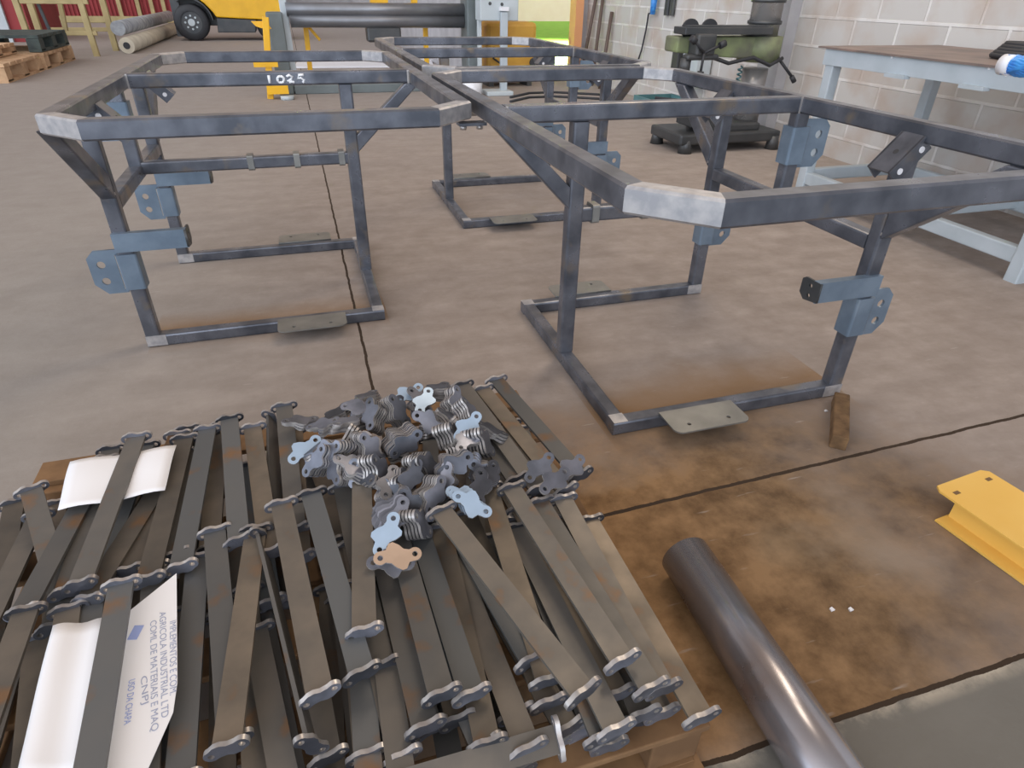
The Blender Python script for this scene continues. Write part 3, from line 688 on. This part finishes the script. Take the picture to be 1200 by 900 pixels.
rm_ = MB(); rm_.prism([gz(x, y, .274) for x, y in ((122, 752), (152, 716), (207, 672), (208, 800), (203, 835), (172, 905), (112, 925))], (0, 0, .0008)); rp = rm_.build('printed_half', 'paper', pr_)
for k_ in ('label', 'category', 'group'): del lp[k_]
for body, p0, p1, size, mt in (('IMPLEMENTOS E COM.', (199, 728), (199, 815), .0165, 'ink'), ('AGRICOLA INDUSTRIAL LTD', (187, 718), (189, 842), .0165, 'ink'), ('COML DE MATERIAIS E MAQ', (176, 728), (177, 858), .0165, 'ink'),
                             ('CNPJ', (165, 793), (167, 826), .0145, 'ink'), ('USO DA CHAPA', (151, 797), (145, 850), .0155, 'inkblue')):
    me = text_mesh(body, 1., mt); wd = max(v.co.x for v in me.vertices)
    a, b = gz(*p0, .2755), gz(*p1, .2755); L_ = (b-a).length; d = (b-a).normalized(); y_ = Vector((0, 0, 1)).cross(d)
    o = link('printed_text', me, rp); sc_ = L_/wd
    m = Matrix((d*sc_, y_*size, Vector((0, 0, 1))*.3)).transposed().to_4x4(); m.translation = a; o.matrix_world = m
c_ = gz(159, 741, .2755)
o = MB().box((0, 0, 0), (.018, .032, .0006)).build('printed_logo', 'inkblue', rp); o.location = c_; o.rotation_euler = (0, 0, -.25)

# ------------------------------------------------------------------ foreground pieces on the floor
pp = thing('steel_pipe', 'large bare steel pipe lying on the floor to the right of the pallet', 'pipe')
pa, pb = gz(803, 650, .07), gz(985, 930, .066); pa.z = pb.z = .0665
dv = (pb-pa).normalized(); pb2 = pa+dv*1.0
def hollow(mb, a, b, R, r, n=48):
    d = (b-a).normalized(); sx = d.cross(Vector((0, 0, 1))).normalized(); uz = sx.cross(d)
    def ring(p, q): return [mb.bm.verts.new(p+(sx*math.cos(2*PI*i/n)+uz*math.sin(2*PI*i/n))*q) for i in range(n)]
    A, B, C_, D = ring(a, R), ring(b, R), ring(b, r), ring(a, r)
    for P_, Q_, sm in ((A, B, 1), (B, C_, 0), (C_, D, 1), (D, A, 0)):
        for i in range(n):
            f = mb.face([P_[i], P_[(i+1) % n], Q_[(i+1) % n], Q_[i]]); f.smooth = bool(sm)
h = MB(); hollow(h, pa, pb2, .0665, .058); h.build('pipe_wall', 'pipe', pp)
# yellow folded channel
yc = thing('yellow_channel', 'yellow painted folded steel channel lying on the floor at the right edge', 'steel profile')
zt = .085
A = gz(1093, 571, zt); B = gz(1154, 549, zt); E1 = gz(1200, 577, zt); dl_ = (E1-B); dl_.z = 0; dl_.normalize()
wv = (B-A); wv.z = 0; wd = wv.length; wv.normalize(); nl = Vector((-wv.y, wv.x, 0)); nl = nl if nl.dot(dl_) > 0 else -nl
dl_ = (dl_+nl*.25).normalized()
LN = .75
tp = MB(); 
def yq(u, v, z): p = A+wv*u+dl_*v; return Vector((p.x, p.y, z))
tp.prism([yq(.004, .02, zt), yq(.02, 0, zt), yq(wd-.02, 0, zt), yq(wd, .015, zt), yq(wd, LN, zt), yq(.0, LN, zt)], (0, 0, -.006)); tp.build('top_plate', 'yellow', yc)
wb_ = MB(); wb_.prism([yq(.03, .06, zt-.006), yq(.036, .06, zt-.006), yq(.036, LN, zt-.006), yq(.03, LN, zt-.006)], (0, 0, -(zt-.014)))
wb_.build('web', 'yellow', yc)
lf = MB(); lf.prism([yq(-.02, .055, .0085), yq(.06, .055, .0085), yq(.06, LN, .0085), yq(-.02, LN, .0085)], (0, 0, -.007)); lf.build('lower_flange', 'yellow', yc)
w2 = MB(); w2.prism([yq(wd-.03, .06, zt-.006), yq(wd-.024, .06, zt-.006), yq(wd-.024, LN, zt-.006), yq(wd-.03, LN, zt-.006)], (0, 0, -(zt-.007))); w2.build('web', 'yellow', yc)
for u, v in ((.045, .045), (wd-.04, .04)):
    hc = MB(); p = yq(u, v, zt+.0004); hc.tube(p-wv*.011, p+wv*.011, .012, .001, c=.0001); hc.build('slot', 'block', yc)
# timber block under the right frame's corner
tb = thing('timber_block', 'weathered square timber block under the front corner of the right frame', 'wood block')
a, b = gz(988, 448, .055), gz(986, 508, .055); a.z = b.z = .027; e_ = (b-a).normalized()
MB().tube(a+e_*.085, b+e_*.02, .054, .054, c=.004).build('timber', 'block', tb, bevel=.003)
for px, lb in (((968, 482), 'tiny white chip on the floor beside the timber block'), ((975, 715), 'left tiny pale chip on the stained floor right of the pipe'), ((997, 715), 'right tiny pale chip on the stained floor right of the pipe')):
    c = gz(*px); mb = MB(); mb.prism([(c.x-.006, c.y-.004, 0), (c.x+.006, c.y-.003, 0), (c.x+.004, c.y+.007, 0), (c.x-.005, c.y+.005, 0)], (0, 0, .004)); tag(mb.build('chip', 'white'), lb, 'debris')

# ------------------------------------------------------------------ workbench at the right wall
wbk = thing('workbench', 'pale blue grey steel workbench with a rusty top against the block wall', 'workbench')
X0, X1, Y0, Y1, ZT = 3.66, 4.72, 2.30, 4.20, 1.04
MB().box(((X0+X1)/2, (Y0-.9+Y1)/2+.03, ZT-.005), (X1-X0+.05, Y1-Y0+.96, .012)).build('bench_top', 'rusty', wbk, label='rusty steel top plate')
ap = MB()
ap.box((X0, (Y0-.9+Y1)/2, ZT-.062), (.012, Y1-Y0+.9, .10)); ap.box((X1, (Y0-.9+Y1)/2, ZT-.062), (.012, Y1-Y0+.9, .10)); ap.box(((X0+X1)/2, Y1, ZT-.062), (X1-X0, .012, .10))
ap.box((X0+.03, (Y0-.9+Y1)/2, ZT-.11), (.06, Y1-Y0+.9, .008))
ap.build('apron', 'bench', wbk)
for x in (X0+.045, X1-.045):
    for y in (Y0+.03, Y1-.06):
        MB().tube((x, y, 0), (x, y, ZT-.02), .08, .08, (0, 1, 0)).build('leg', 'bench', wbk)
MB().tube((X0+.045, Y0, .14), (X0+.045, Y1-.06, .14), .06, .09).build('stretcher', 'bench', wbk)
MB().tube((X1-.045, Y0, .14), (X1-.045, Y1-.06, .14), .06, .09).build('stretcher', 'bench', wbk)
for y in (Y1-.06, (Y0+Y1)/2-.1): MB().tube((X0+.05, y, .16), (X1-.05, y, .16), .06, .09).build('stretcher', 'bench', wbk)
for px in ((1053, 88), (1143, 103)):
    c = gx(*px, X0-.0); MB().box((X0-.012, c.y, ZT-.118), (.05, .16, .02)).build('lug', 'bench', wbk)
rv = MB()
for px in ((1046, 67), (1160, 80), (1180, 88)):
    c = gx(*px, X0-.006); rv.cyl((X0-.012, c.y, c.z), (X0-.004, c.y, c.z), .008, 10)
rv.build('weld_dots', 'white', wbk)
# bundle on the bench
rc = thing('rope_coil', 'blue rope bundle with a white band at the right edge of the workbench', 'rope')
c0 = gz(1180, 76, ZT+.05); hb = MB()
for k in range(26):
    a = 2*PI*k/26
    o = Vector(((.032*math.cos(a)), 0, .032*math.sin(a)))
    hb.pipe_path([c0+o+Vector((0, -.03*i, .006*math.sin(i*1.7+k))) for i in range(12)], .009, 6)
hb.build('rope', 'blue', rc)
MB().cyl(c0+Vector((0, .02, 0)), c0+Vector((0, -.035, 0)), .044, 20).build('band', 'white', rc)
bgk = thing('cable_coil', 'black cable coil lying behind the blue rope on the workbench', 'cable')
bm_ = MB(); cc = gz(1172, 66, ZT+.02)
for k in range(5):
    bm_.pipe_path([cc+Vector((.10*math.cos(a)*(1-.08*k)+.10, .20*math.sin(a)*(1-.08*k)-.08, .016*k)) for a in [2*PI*i/22 for i in range(23)]], .016, 6)
bm_.build('cable', 'black', bgk)

# ------------------------------------------------------------------ radial drill by the wall
DX, DY = 4.42, 6.0
dr_ = thing('radial_drill', 'old green radial drill with a thick round column by the block wall', 'drill press', (DX, DY, 0))
def D(px, dy=0.): v = gy(px[0], px[1], DY+dy); return Vector((v.x-DX, dy, v.z))
base = MB(); base.box((-.36, -.02, .13), (1.15, .62, .10)); base.box((-.30, -.05, .21), (.62, .40, .08))
base.build('base_plate', 'dark', dr_, bevel=.02)
for x, y in ((-.88, .22), (-.84, -.28), (.16, -.30), (.16, .22)): MB().cyl((x, y, 0), (x, y, .13), .07, 14, .05).build('foot', 'dark', dr_)
tbx = MB(); tbx.box((-.62, -.1, .31), (.34, .3, .16)); tbx.build('box_table', 'dark', dr_, bevel=.01)
zc = D((872, 80)).z
MB().cyl((.0, 0, .17), (.0, 0, zc), .125, 32).build('column', 'column', dr_)
za = D((850, 72)).z; zb = D((850, 42)).z
MB().cyl((.0, 0, za), (.0, 0, zb), .20, 28).build('arm_collar', 'green', dr_)
MB().cyl((.0, 0, zb), (.0, 0, zb+1.3), .145, 32).build('upper_column', 'column', dr_)
for z in (zb+.10, zb+.28): MB().cyl((0, 0, z), (0, 0, z+.03), .16, 28).build('column_ring', 'dark', dr_)
xl = D((787, 45)).x
am = MB(); am.prism([(.0, -.12, za+.02), (.0, -.12, zb), (xl, -.12, zb), (xl, -.12, zb-.13), (xl*.55, -.12, zb-.17)], (0, .24, 0)); am.build('arm', 'green', dr_, bevel=.015)
gd = MB(); gd.box(((xl-.02)/2, -.10, zb+.05), (abs(xl)-.05, .22, .06)); gd.box(((xl-.02)/2, -.10, zb+.085), (abs(xl)-.15, .12, .02)); gd.build('arm_guideway', 'dark', dr_, bevel=.006)
hd = MB(); hx = D((812, 50)).x; hd.box((hx-.02, -.20, zb-.06), (.20, .16, .18)); hd.box((hx-.03, -.22, zb-.16), (.34, .10, .05)); hd.build('drill_head', 'dark', dr_, bevel=.02)
MB().cyl((hx-.17, -.2, zb-.17), (hx-.17, -.2, zb-.30), .05, 16).build('spindle', 'dark', dr_)
for q in (-.14, .06): 
    w_ = MB(); w_.cyl((hx+q+.05, -.08, zb+.06), (hx+q+.05, -.05, zb+.06), .085, 20); w_.build('handwheel', 'black', dr_)
lv = MB()
for a in range(3):
    t_ = a*2.1+.4; lv.cyl((hx-.05, -.30, zb-.12), (hx-.05+.17*math.cos(t_), -.32, zb-.12+.17*math.sin(t_)), .012, 8); lv.cyl((hx-.05+.15*math.cos(t_), -.32, zb-.12+.15*math.sin(t_)), (hx-.05+.21*math.cos(t_), -.32, zb-.12+.21*math.sin(t_)), .03, 10)
lv.build('feed_lever', 'black', dr_)
cl = MB(); cl.cyl((.12, -.16, za+.04), (.30, -.22, za-.14), .014, 8); cl.cyl((.28, -.215, za-.12), (.32, -.225, za-.17), .024, 8); cl.build('clamp_lever', 'black', dr_)
hs_ = MB(); hs_.pipe_path([(xl*.62, -.15, zb-.17), (xl*.45, -.18, zb-.22), (xl*.2, -.2, za+.05), (0, -.21, za-.02), (.14, -.2, za+.04)], .018, 8); hs_.build('hose', 'black', dr_)
sp_ = MB(); sp_.pipe_path([(-.19+.02*math.cos(i*.9), -.02+.02*math.sin(i*.9), za-.30+i*.006) for i in range(44)], .008, 5); sp_.build('coiled_cable', 'teal', dr_)
mb = MB(); c = gx(813, 78, 4.75); mb.box((4.78, c.y, c.z), (.2, .36, .42)); tag(mb.build('switch_box', 'greypaint', bevel=.01), 'pale grey switch box on the wall below the drill head', 'electrical box')
mb = MB(); c = gx(794, 73, 4.8); mb.box((4.82, c.y, c.z), (.14, .16, .26)); tag(mb.build('junction_box', 'dark', bevel=.01), 'small dark box on the wall left of the grey switch box', 'electrical box')

# ------------------------------------------------------------------ small things along the wall
tr = thing('tool_tray', 'teal metal tray on the floor in front of the wall, left of the drill', 'tray')
c = gz(774, 122, .12); mb = MB(); mb.box((c.x, c.y, .12), (.55, .45, .02)); 
for dx_, dy_, a_, b_ in ((0, -.22, .55, .02), (0, .22, .55, .02), (-.27, 0, .02, .45), (.27, 0, .02, .45)): mb.box((c.x+dx_, c.y+dy_, .16), (a_, b_, .1))
mb.box((c.x, c.y, .055), (.5, .4, .11)); mb.build('tray_body', 'teal', tr)
MB().cyl((c.x-.15, c.y-.1, .21), (c.x+.2, c.y-.3, .19), .02, 8).build('handle', 'black', tr)
c = gz(786, 117); mb = thing('red_can', 'small red brown cylinder standing by the teal tray', 'can', (c.x, c.y, 0))
MB().cyl((0, 0, 0), (0, 0, .30), .075, 18).build('can_body', 'redbrown', mb); MB().cyl((0, 0, .30), (0, 0, .33), .05, 14).build('cap', 'dark', mb)
for i, (p0, p1, lb) in enumerate((((686, 62), (699, -6), 'tall dark rod leaning on the wall next to the doorway'), ((698, 62), (707, -6), 'middle rod of the three leaning by the doorway'), ((709, 64), (717, 14), 'shorter rod leaning on the wall, farthest from the doorway'))):
    b_ = gx(*p1, WX-.04); f_ = gx(*p0, WX-.12); f_ = b_+(f_-b_)*(b_.z/(b_.z-f_.z)) if b_.z > f_.z else f_
    m_ = MB(); m_.cyl(f_, b_, .028, 10); tag(m_.build('steel_rod', 'rod'), lb, 'rod', 'rods leaning by the doorway')
hg = thing('hanging_grinder', 'blue hand tool hanging on the block wall with a black cable', 'power tool')
c = gx(766, 5, WX-.08); m_ = MB(); m_.cyl(c+Vector((0, 0, .12)), c-Vector((0, 0, .12)), .05, 14, .035); m_.build('tool_body', 'blue', hg)
m_ = MB(); m_.pipe_path([c-Vector((0, 0, .1)), gx(760, 16, WX-.05), gx(757, 35, WX-.04), gx(752, 58, WX-.04), gx(746, 76, WX-.04)], .012, 8); m_.build('cable', 'black', hg)
c = gx(785, 8, WX-.03); gl = thing('hanging_glove', 'dark pair of gloves hanging on the wall to the right of the blue tool', 'gloves')
for k in (-1, 1):
    m_ = MB(); m_.tube(c+Vector((0, k*.07, .25)), c+Vector((0, k*.07, -.10)), .10, .04, (1, 0, 0), .015); m_.build('glove', 'dark', gl)

# ------------------------------------------------------------------ plate rolling machine
RY = 10.7
rm = thing('plate_roller', 'plate rolling machine with two long dark rolls behind the frames', 'machine')
def R_(px, dy=0.): return gy(px[0], px[1], RY+dy)
for (ya, yb_) in (((335, 11), (548, 12)), ((340, 24), (545, 25))):
    a, b = R_(ya), R_(yb_); MB().cyl(a, b, .088, 28).build('roll', 'roll', rm)
a = R_((336, 110)); t_ = R_((336, 14)); MB().box((a.x, RY, t_.z/2), (.22, .34, t_.z)).build('end_stand', 'mach', rm, bevel=.02)
t2 = R_((331, 2)); MB().tube((t2.x, RY+.05, .0), (t2.x, RY+.05, t2.z+.4), .10, .10, (0, 1, 0)).build('upright', 'greypaint', rm)
b = R_((551, 20)); MB().box((b.x, RY, .62), (.20, .44, 1.24)).build('end_housing', 'mach', rm, bevel=.02)
a1, b1 = R_((345, 103)), R_((548, 103)); MB().box(((a1.x+b1.x)/2, RY, .06), (b1.x-a1.x, .28, .12)).build('bed', 'mach', rm, bevel=.01)
mt_ = MB(); c = R_((450, 36)); mt_.box((c.x, RY+.1, c.z-.05), (.5, .25, .2)); mt_.build('gear_motor', 'dark', rm, bevel=.03)
for px in ((446, 2), (488, 2)):
    c = R_(px); MB().box((c.x, RY+.2, c.z+.1), (.25 if px[0] == 446 else .08, .12, .4)).build('guard', 'yellowdk', rm)
for px in ((358, 48), (498, 40), (558, 42)):
    f_ = R_(px, .3); t_ = R_((px[0], px[1]-(18 if px[0] < 550 else 37)), .3); MB().tube((f_.x, RY+.3, .0), (t_.x, RY+.3, t_.z), .07, .07, (0, 1, 0)).build('guard_post', 'yellowdk', rm)
a, b = R_((362, 32), .3), R_((375, 47), .3); MB().tube(a, b, .04, .04).build('brace', 'yellowdk', rm)
fj = thing('yellow_stand', 'yellow forked stand beside the left end of the rolling machine', 'stand')
FY = RY-.5; G_ = lambda px: gy(px[0], px[1], FY)
a, b = G_((318, 110)), G_((311, 20)); MB().tube((a.x-.02, FY, 0), (b.x, FY, b.z), .085, .08, (0, 1, 0)).build('post', 'yellowdk', fj)
p = [G_(q) for q in ((294, 25), (312, 25), (318, 34), (310, 34), (300, 31))]; m_ = MB(); m_.prism(p, (0, .12, 0)); m_.build('bracket', 'yellowdk', fj)
a, b = G_((300, 75)), G_((328, 73)); MB().box(((a.x+b.x)/2-.03, FY, a.z), (b.x-a.x, .12, .07)).build('fork', 'yellowdk', fj)
a = G_((330, 104)); MB().box((a.x-.05, FY-.05, .13), (.28, .14, .12)).build('foot', 'yellowdk', fj)
MB().cyl((a.x+.06, FY-.12, 0), (a.x+.06, FY-.12, .05), .09, 18).build('levelling_pad', 'greypaint', fj)
q_ = [gz(x, y, .03) for x, y in ((345, 78), (508, 77), (505, 67), (350, 68))]  # strip of sunlight on the floor, painted as a thin white sheet
pw = MB(); pw.prism(q_, (0, 0, -.028)); tag(pw.build('sunlit_floor_strip', 'white'), 'sunlit floor strip drawn as a white sheet, behind the frames before the rolling machine', 'painted light')

# ------------------------------------------------------------------ electric cabinet and power pack
cb = thing('control_cabinet', 'light grey electrical cabinet on a single post left of the doorway', 'cabinet')
CY = 10.15; K = lambda px: gy(px[0], px[1], CY)
a, b = K((562, 24)), K((606, 24)); MB().box(((a.x+b.x)/2, CY+.1, a.z+.45), (b.x-a.x, .3, .9)).build('cabinet_body', 'greypaint', cb, bevel=.01)
m_ = MB()
for px in ((573, 4), (587, 5)): c = K(px); m_.cyl((c.x, CY-.06, c.z), (c.x, CY-.04, c.z), .022, 12)
m_.build('push_button', 'dark', cb)
c = K((588, 60)); MB().tube((c.x, CY-.1, 0), (c.x, CY-.1, K((588, 14)).z), .10, .08, (0, 1, 0)).build('post', 'bench', cb)
MB().box((c.x, CY-.1, K((588, 12)).z+.02), (.12, .1, .05)).build('post_cap', 'white', cb)
MB().box((c.x-.1, CY-.12, .03), (.4, .35, .06)).build('base_foot', 'greypaint', cb, bevel=.01)
m_ = MB(); e0 = K((564, 70)); m_.tube((e0.x, CY+.1, 0), (e0.x, CY+.1, a.z), .06, .06, (0, 1, 0)); m_.build('post', 'greypaint', cb)
pk = thing('hydraulic_power_pack', 'ochre yellow hydraulic power pack under the grey cabinet', 'machine')
PY_ = 11.1; Q = lambda px: gy(px[0], px[1], PY_); a, b = Q((566, 60)), Q((623, 60))
MB().box(((a.x+b.x)/2, PY_, .50), (b.x-a.x, .5, .84)).build('tank', 'ochre', pk, bevel=.06)
m_ = MB()
for px in (572, 616): c = Q((px, 90)); m_.box((c.x, PY_, .05), (.08, .4, .1))
m_.build('skid', 'dark', pk)
MB().cyl((b.x-.05, PY_-.3, .35), (b.x-.05, PY_-.22, .35), .07, 16).build('port', 'dark', pk)
m_ = MB(); m_.pipe_path([Q((572, 66))+Vector((0, -.28, 0)), Q((580, 72))+Vector((0, -.32, 0)), Q((588, 80))+Vector((0, -.3, 0))], .015, 6); m_.build('hose', 'black', pk)
wh = thing('white_drum', 'white rounded container on the floor beside the cabinet post', 'container'); c = gz(553, 112)
m_ = MB(); m_.cyl((c.x, c.y, 0), (c.x, c.y, .22), .16, 20, .13); m_.cyl((c.x, c.y, .22), (c.x, c.y, .27), .13, 20, .06); m_.build('drum', 'white', wh)
cbl = thing('floor_cable', 'black cables lying on the bright floor inside the doorway', 'cable')
for dy_ in (0, 5):
    m_ = MB(); m_.pipe_path([gz(x, y+dy_, .015) for x, y in ((598, 114), (620, 109), (650, 108), (690, 110), (725, 112))], .018, 6); m_.build('cable', 'black', cbl)

# ------------------------------------------------------------------ forklift
fw = gz(230, 47.5); FD = fw.y; fk = thing('forklift', 'yellow forklift truck at the back with one large black wheel showing', 'forklift', (fw.x, FD, 0))
def T(px): v = gy(px[0], px[1], FD); return Vector((v.x-fw.x, 0, v.z))
wr = (T((230, 4)).z)/2
def wheel(name, x, y, r, par):
    m_ = MB(); prof = [(r*.60, -.18), (r*.90, -.19), (r, -.13), (r, .13), (r*.9, .19), (r*.60, .18)]; n = 36; rings = []
    for rr, yy_ in prof: rings.append([m_.bm.verts.new((x+rr*math.cos(2*PI*i/n), y+yy_, r+rr*math.sin(2*PI*i/n))) for i in range(n)])
    for A_, B_ in zip(rings, rings[1:]):
        for i in range(n): m_.face([A_[i], A_[(i+1) % n], B_[(i+1) % n], B_[i]]).smooth = True
    w = m_.build(name, 'black', par)
    h_ = MB(); h_.cyl((x, y-.13, r), (x, y+.13, r), r*.61, 30); h_.build('rim', 'dark', w)
    k_ = MB()
    for i in range(8): a = 2*PI*i/8; k_.cyl((x+r*.36*math.cos(a), y-.15, r+r*.36*math.sin(a)), (x+r*.36*math.cos(a), y-.13, r+r*.36*math.sin(a)), r*.06, 8)
    k_.cyl((x, y-.17, r), (x, y-.13, r), r*.2, 14); k_.build('wheel_nuts', 'greypaint', w)
wheel('wheel', 0, 0, wr, fk); wheel('wheel', T((318, 40)).x, .2, wr*.8, fk)
m_ = MB(); pts = [T(q) for q in ((226, -6), (240, 4), (250, 14), (254, 20), (330, 24), (330, -40), (222, -40))]
m_.prism([p+Vector((0, -.15, 0)) for p in pts], (0, 1.4, 0)); m_.build('body', 'yellowdk', fk, bevel=.03)
m_ = MB(); pts = [T(q) for q in ((254, 21), (300, 23), (300, 38), (256, 38)) ]; m_.prism([p+Vector((0, -.12, 0)) for p in pts], (0, 1.3, 0)); m_.build('side_skirt', 'dark', fk, bevel=.02)
c, e = T((206, 40)), T((330, 40)); MB().box(((c.x+e.x)/2, .75, 1.0), (e.x-c.x, .7, 1.3)).build('chassis', 'dark', fk, bevel=.03)
m_ = MB(); c = T((208, 20)); m_.box((c.x, .1, 1.6), (.22, .2, 3.0)); m_.box((c.x, .9, 1.6), (.22, .2, 3.0)); m_.build('mast', 'dark', fk)
m_ = MB(); n = 14; arc = [Vector((wr*1.25*math.cos(a), 0, wr+wr*1.25*math.sin(a))) for a in [math.radians(5+115*i/n) for i in range(n+1)]]
for p, q in zip(arc, arc[1:]): m_.prism([p+Vector((0, -.2, 0)), q+Vector((0, -.2, 0)), q*1.03+Vector((0, -.2, 0)), p*1.03+Vector((0, -.2, 0))], (0, .5, 0))
m_.build('mudguard', 'dark', fk)

# ------------------------------------------------------------------ far left: wrapped rolls, rack, pallets, red containers
wrp = thing('wrapped_roll', 'grey film wrapped roll lying on the cream one by the forklift', 'roll')
a, b = gz(144, 61), gz(202, 39); a.x += .03; b.x += .03; a.z = b.z = .475; MB().cyl(a, b, .15, 24).build('wrap', 'mesh', wrp)
wr2 = thing('wrapped_roll', 'cream wrapped roll with a dark open core on the floor by the forklift', 'roll')
a, b = gz(147, 63), gz(203, 40); a.z = b.z = .16; a.x += .07; b.x += .07; MB().cyl(a, b, .16, 24).build('wrap', 'cream', wr2)
d = (a-b).normalized(); MB().cyl(a+d*.002, a+d*.01, .07, 18).build('core', 'black', wr2)
rk = thing('steel_rack', 'tan steel rack frame standing on the floor at the far left', 'rack')
KY = 17.2; U = lambda px, dy=0.: gy(px[0], px[1], KY+dy)
for (px, dy) in (((114, 66), 0.), ((36, 50), 0.)): a = U(px, dy); MB().tube((a.x, KY+dy, 0), (a.x-.03, KY+dy, 2.3), .11, .11, (0, 1, 0)).build('leg', 'tan', rk)
for (px, dy) in (((50, 48), 1.4), ((131, 40), 1.4)): a = U(px, dy); MB().tube((a.x, KY+dy, 0), (a.x, KY+dy, 2.3), .12, .12, (0, 1, 0)).build('leg', 'tan', rk)
a, b = U((36, 39)), U((114, 40)); zr = a.z; MB().tube((a.x, KY, zr), (b.x, KY, zr), .08, .08).build('rail', 'tan', rk)
MB().tube((a.x, KY+1.4, zr), (b.x, KY+1.4, zr), .08, .08).build('rail', 'tan', rk)
a2 = U((36, 1)); MB().tube((a.x, KY, a2.z), (b.x, KY, a2.z), .1, .1).build('rail', 'tan', rk)
for px in (66, 93): c = U((px, 38)); e = U((px-8, 0)); MB().tube((c.x, KY+.7, zr), (e.x, KY+.7, e.z), .09, .09, (0, 1, 0)).build('slat', 'tan', rk)
c, e = U((60, 48)), U((38, 2)); MB().tube((c.x, KY+.3, .05), (e.x, KY+.3, e.z), .06, .06, (0, 1, 0)).build('diagonal', 'dark', rk)
def pallet(x, y, z, sx, sy, h, m, label):
    p = thing('wooden_pallet', label, 'pallet', (x, y, z), 0, 'pallets at the far left')
    for i in range(6): MB().box((0, -sy/2+sy*(i+.5)/6, h-.03), (sx, sy/6*.8, .05)).build('deck_board', m, p)
    for i in (-1, 0, 1):
        for j in (-1, 0, 1): MB().box((i*(sx/2-.1), j*(sy/2-.13), h/2-.02), (.2, .24, h-.08)).build('block', m, p)
    for i in (-1, 0, 1): MB().box((i*(sx/2-.1), 0, .02), (.2, sy, .04)).build('bottom_board', m, p)
    return p
e = gz(14, 98); pallet(e.x-1.2, e.y+.95, 0, 2.3, 1.8, .27, 'woodlt', 'pale wooden pallet nearest at the left edge, at floor level')
e2 = gz(50, 84); pallet(e2.x-1.15, e.y+2.95, 0, 2.3, 1.9, .27, 'woodlt', 'pale wooden pallet behind the nearest one, under the dark pallet')
pallet(e2.x-1.15, e.y+3.0, .275, 2.25, 1.8, .27, 'woodgreen', 'dark stained pallet stacked on the farther pale pallet')
pallet(e.x-1.45, e.y+1.15, .275, 2.1, 1.6, .17, 'woodlt', 'pale wooden pallet stacked on the nearest one')
rc1 = thing('red_container', 'red steel container with a grey corner post at the far left edge', 'container')
v0, v1 = gy(12, 48, 21.6), gy(33, 48, 21.6); MB().box(((v0.x+v1.x)/2+.1, 23, 1.5), (v1.x-v0.x+.1, 2.8, 3.)).build('container_wall', 'red', rc1)
MB().box((v0.x-.0, 21.55, 1.5), (.2, .1, 3.)).build('corner_post', 'greypaint', rc1)
MB().box((v0.x-1.4, 22.4, 1.5), (2.6, 1.2, 3.)).build('dark_opening', 'black', rc1)
rc2 = thing('red_container', 'long red steel container with tan posts along the far wall', 'container')
v0, v1 = gy(38, 20, 32), gy(320, 20, 32); rib = MB(); L_ = v1.x-v0.x
rib.box(((v0.x+v1.x)/2, 33, 1.45), (L_, 1.6, 2.7))
for i in range(60): rib.box((v0.x+L_*(i+.5)/60, 32.18, 1.45), (L_/120, .05, 2.5))
rib.build('corrugated_side', 'red', rc2)
for px in (140, 162, 178, 192): v = gy(px, 10, 32); MB().box((v.x, 32.1, 1.4), (.14, .12, 2.8)).build('post', 'tan', rc2)
MB().box(((v0.x+v1.x)/2, 32.08, .12), (L_, .14, .22)).build('bottom_rail', 'tan', rc2)
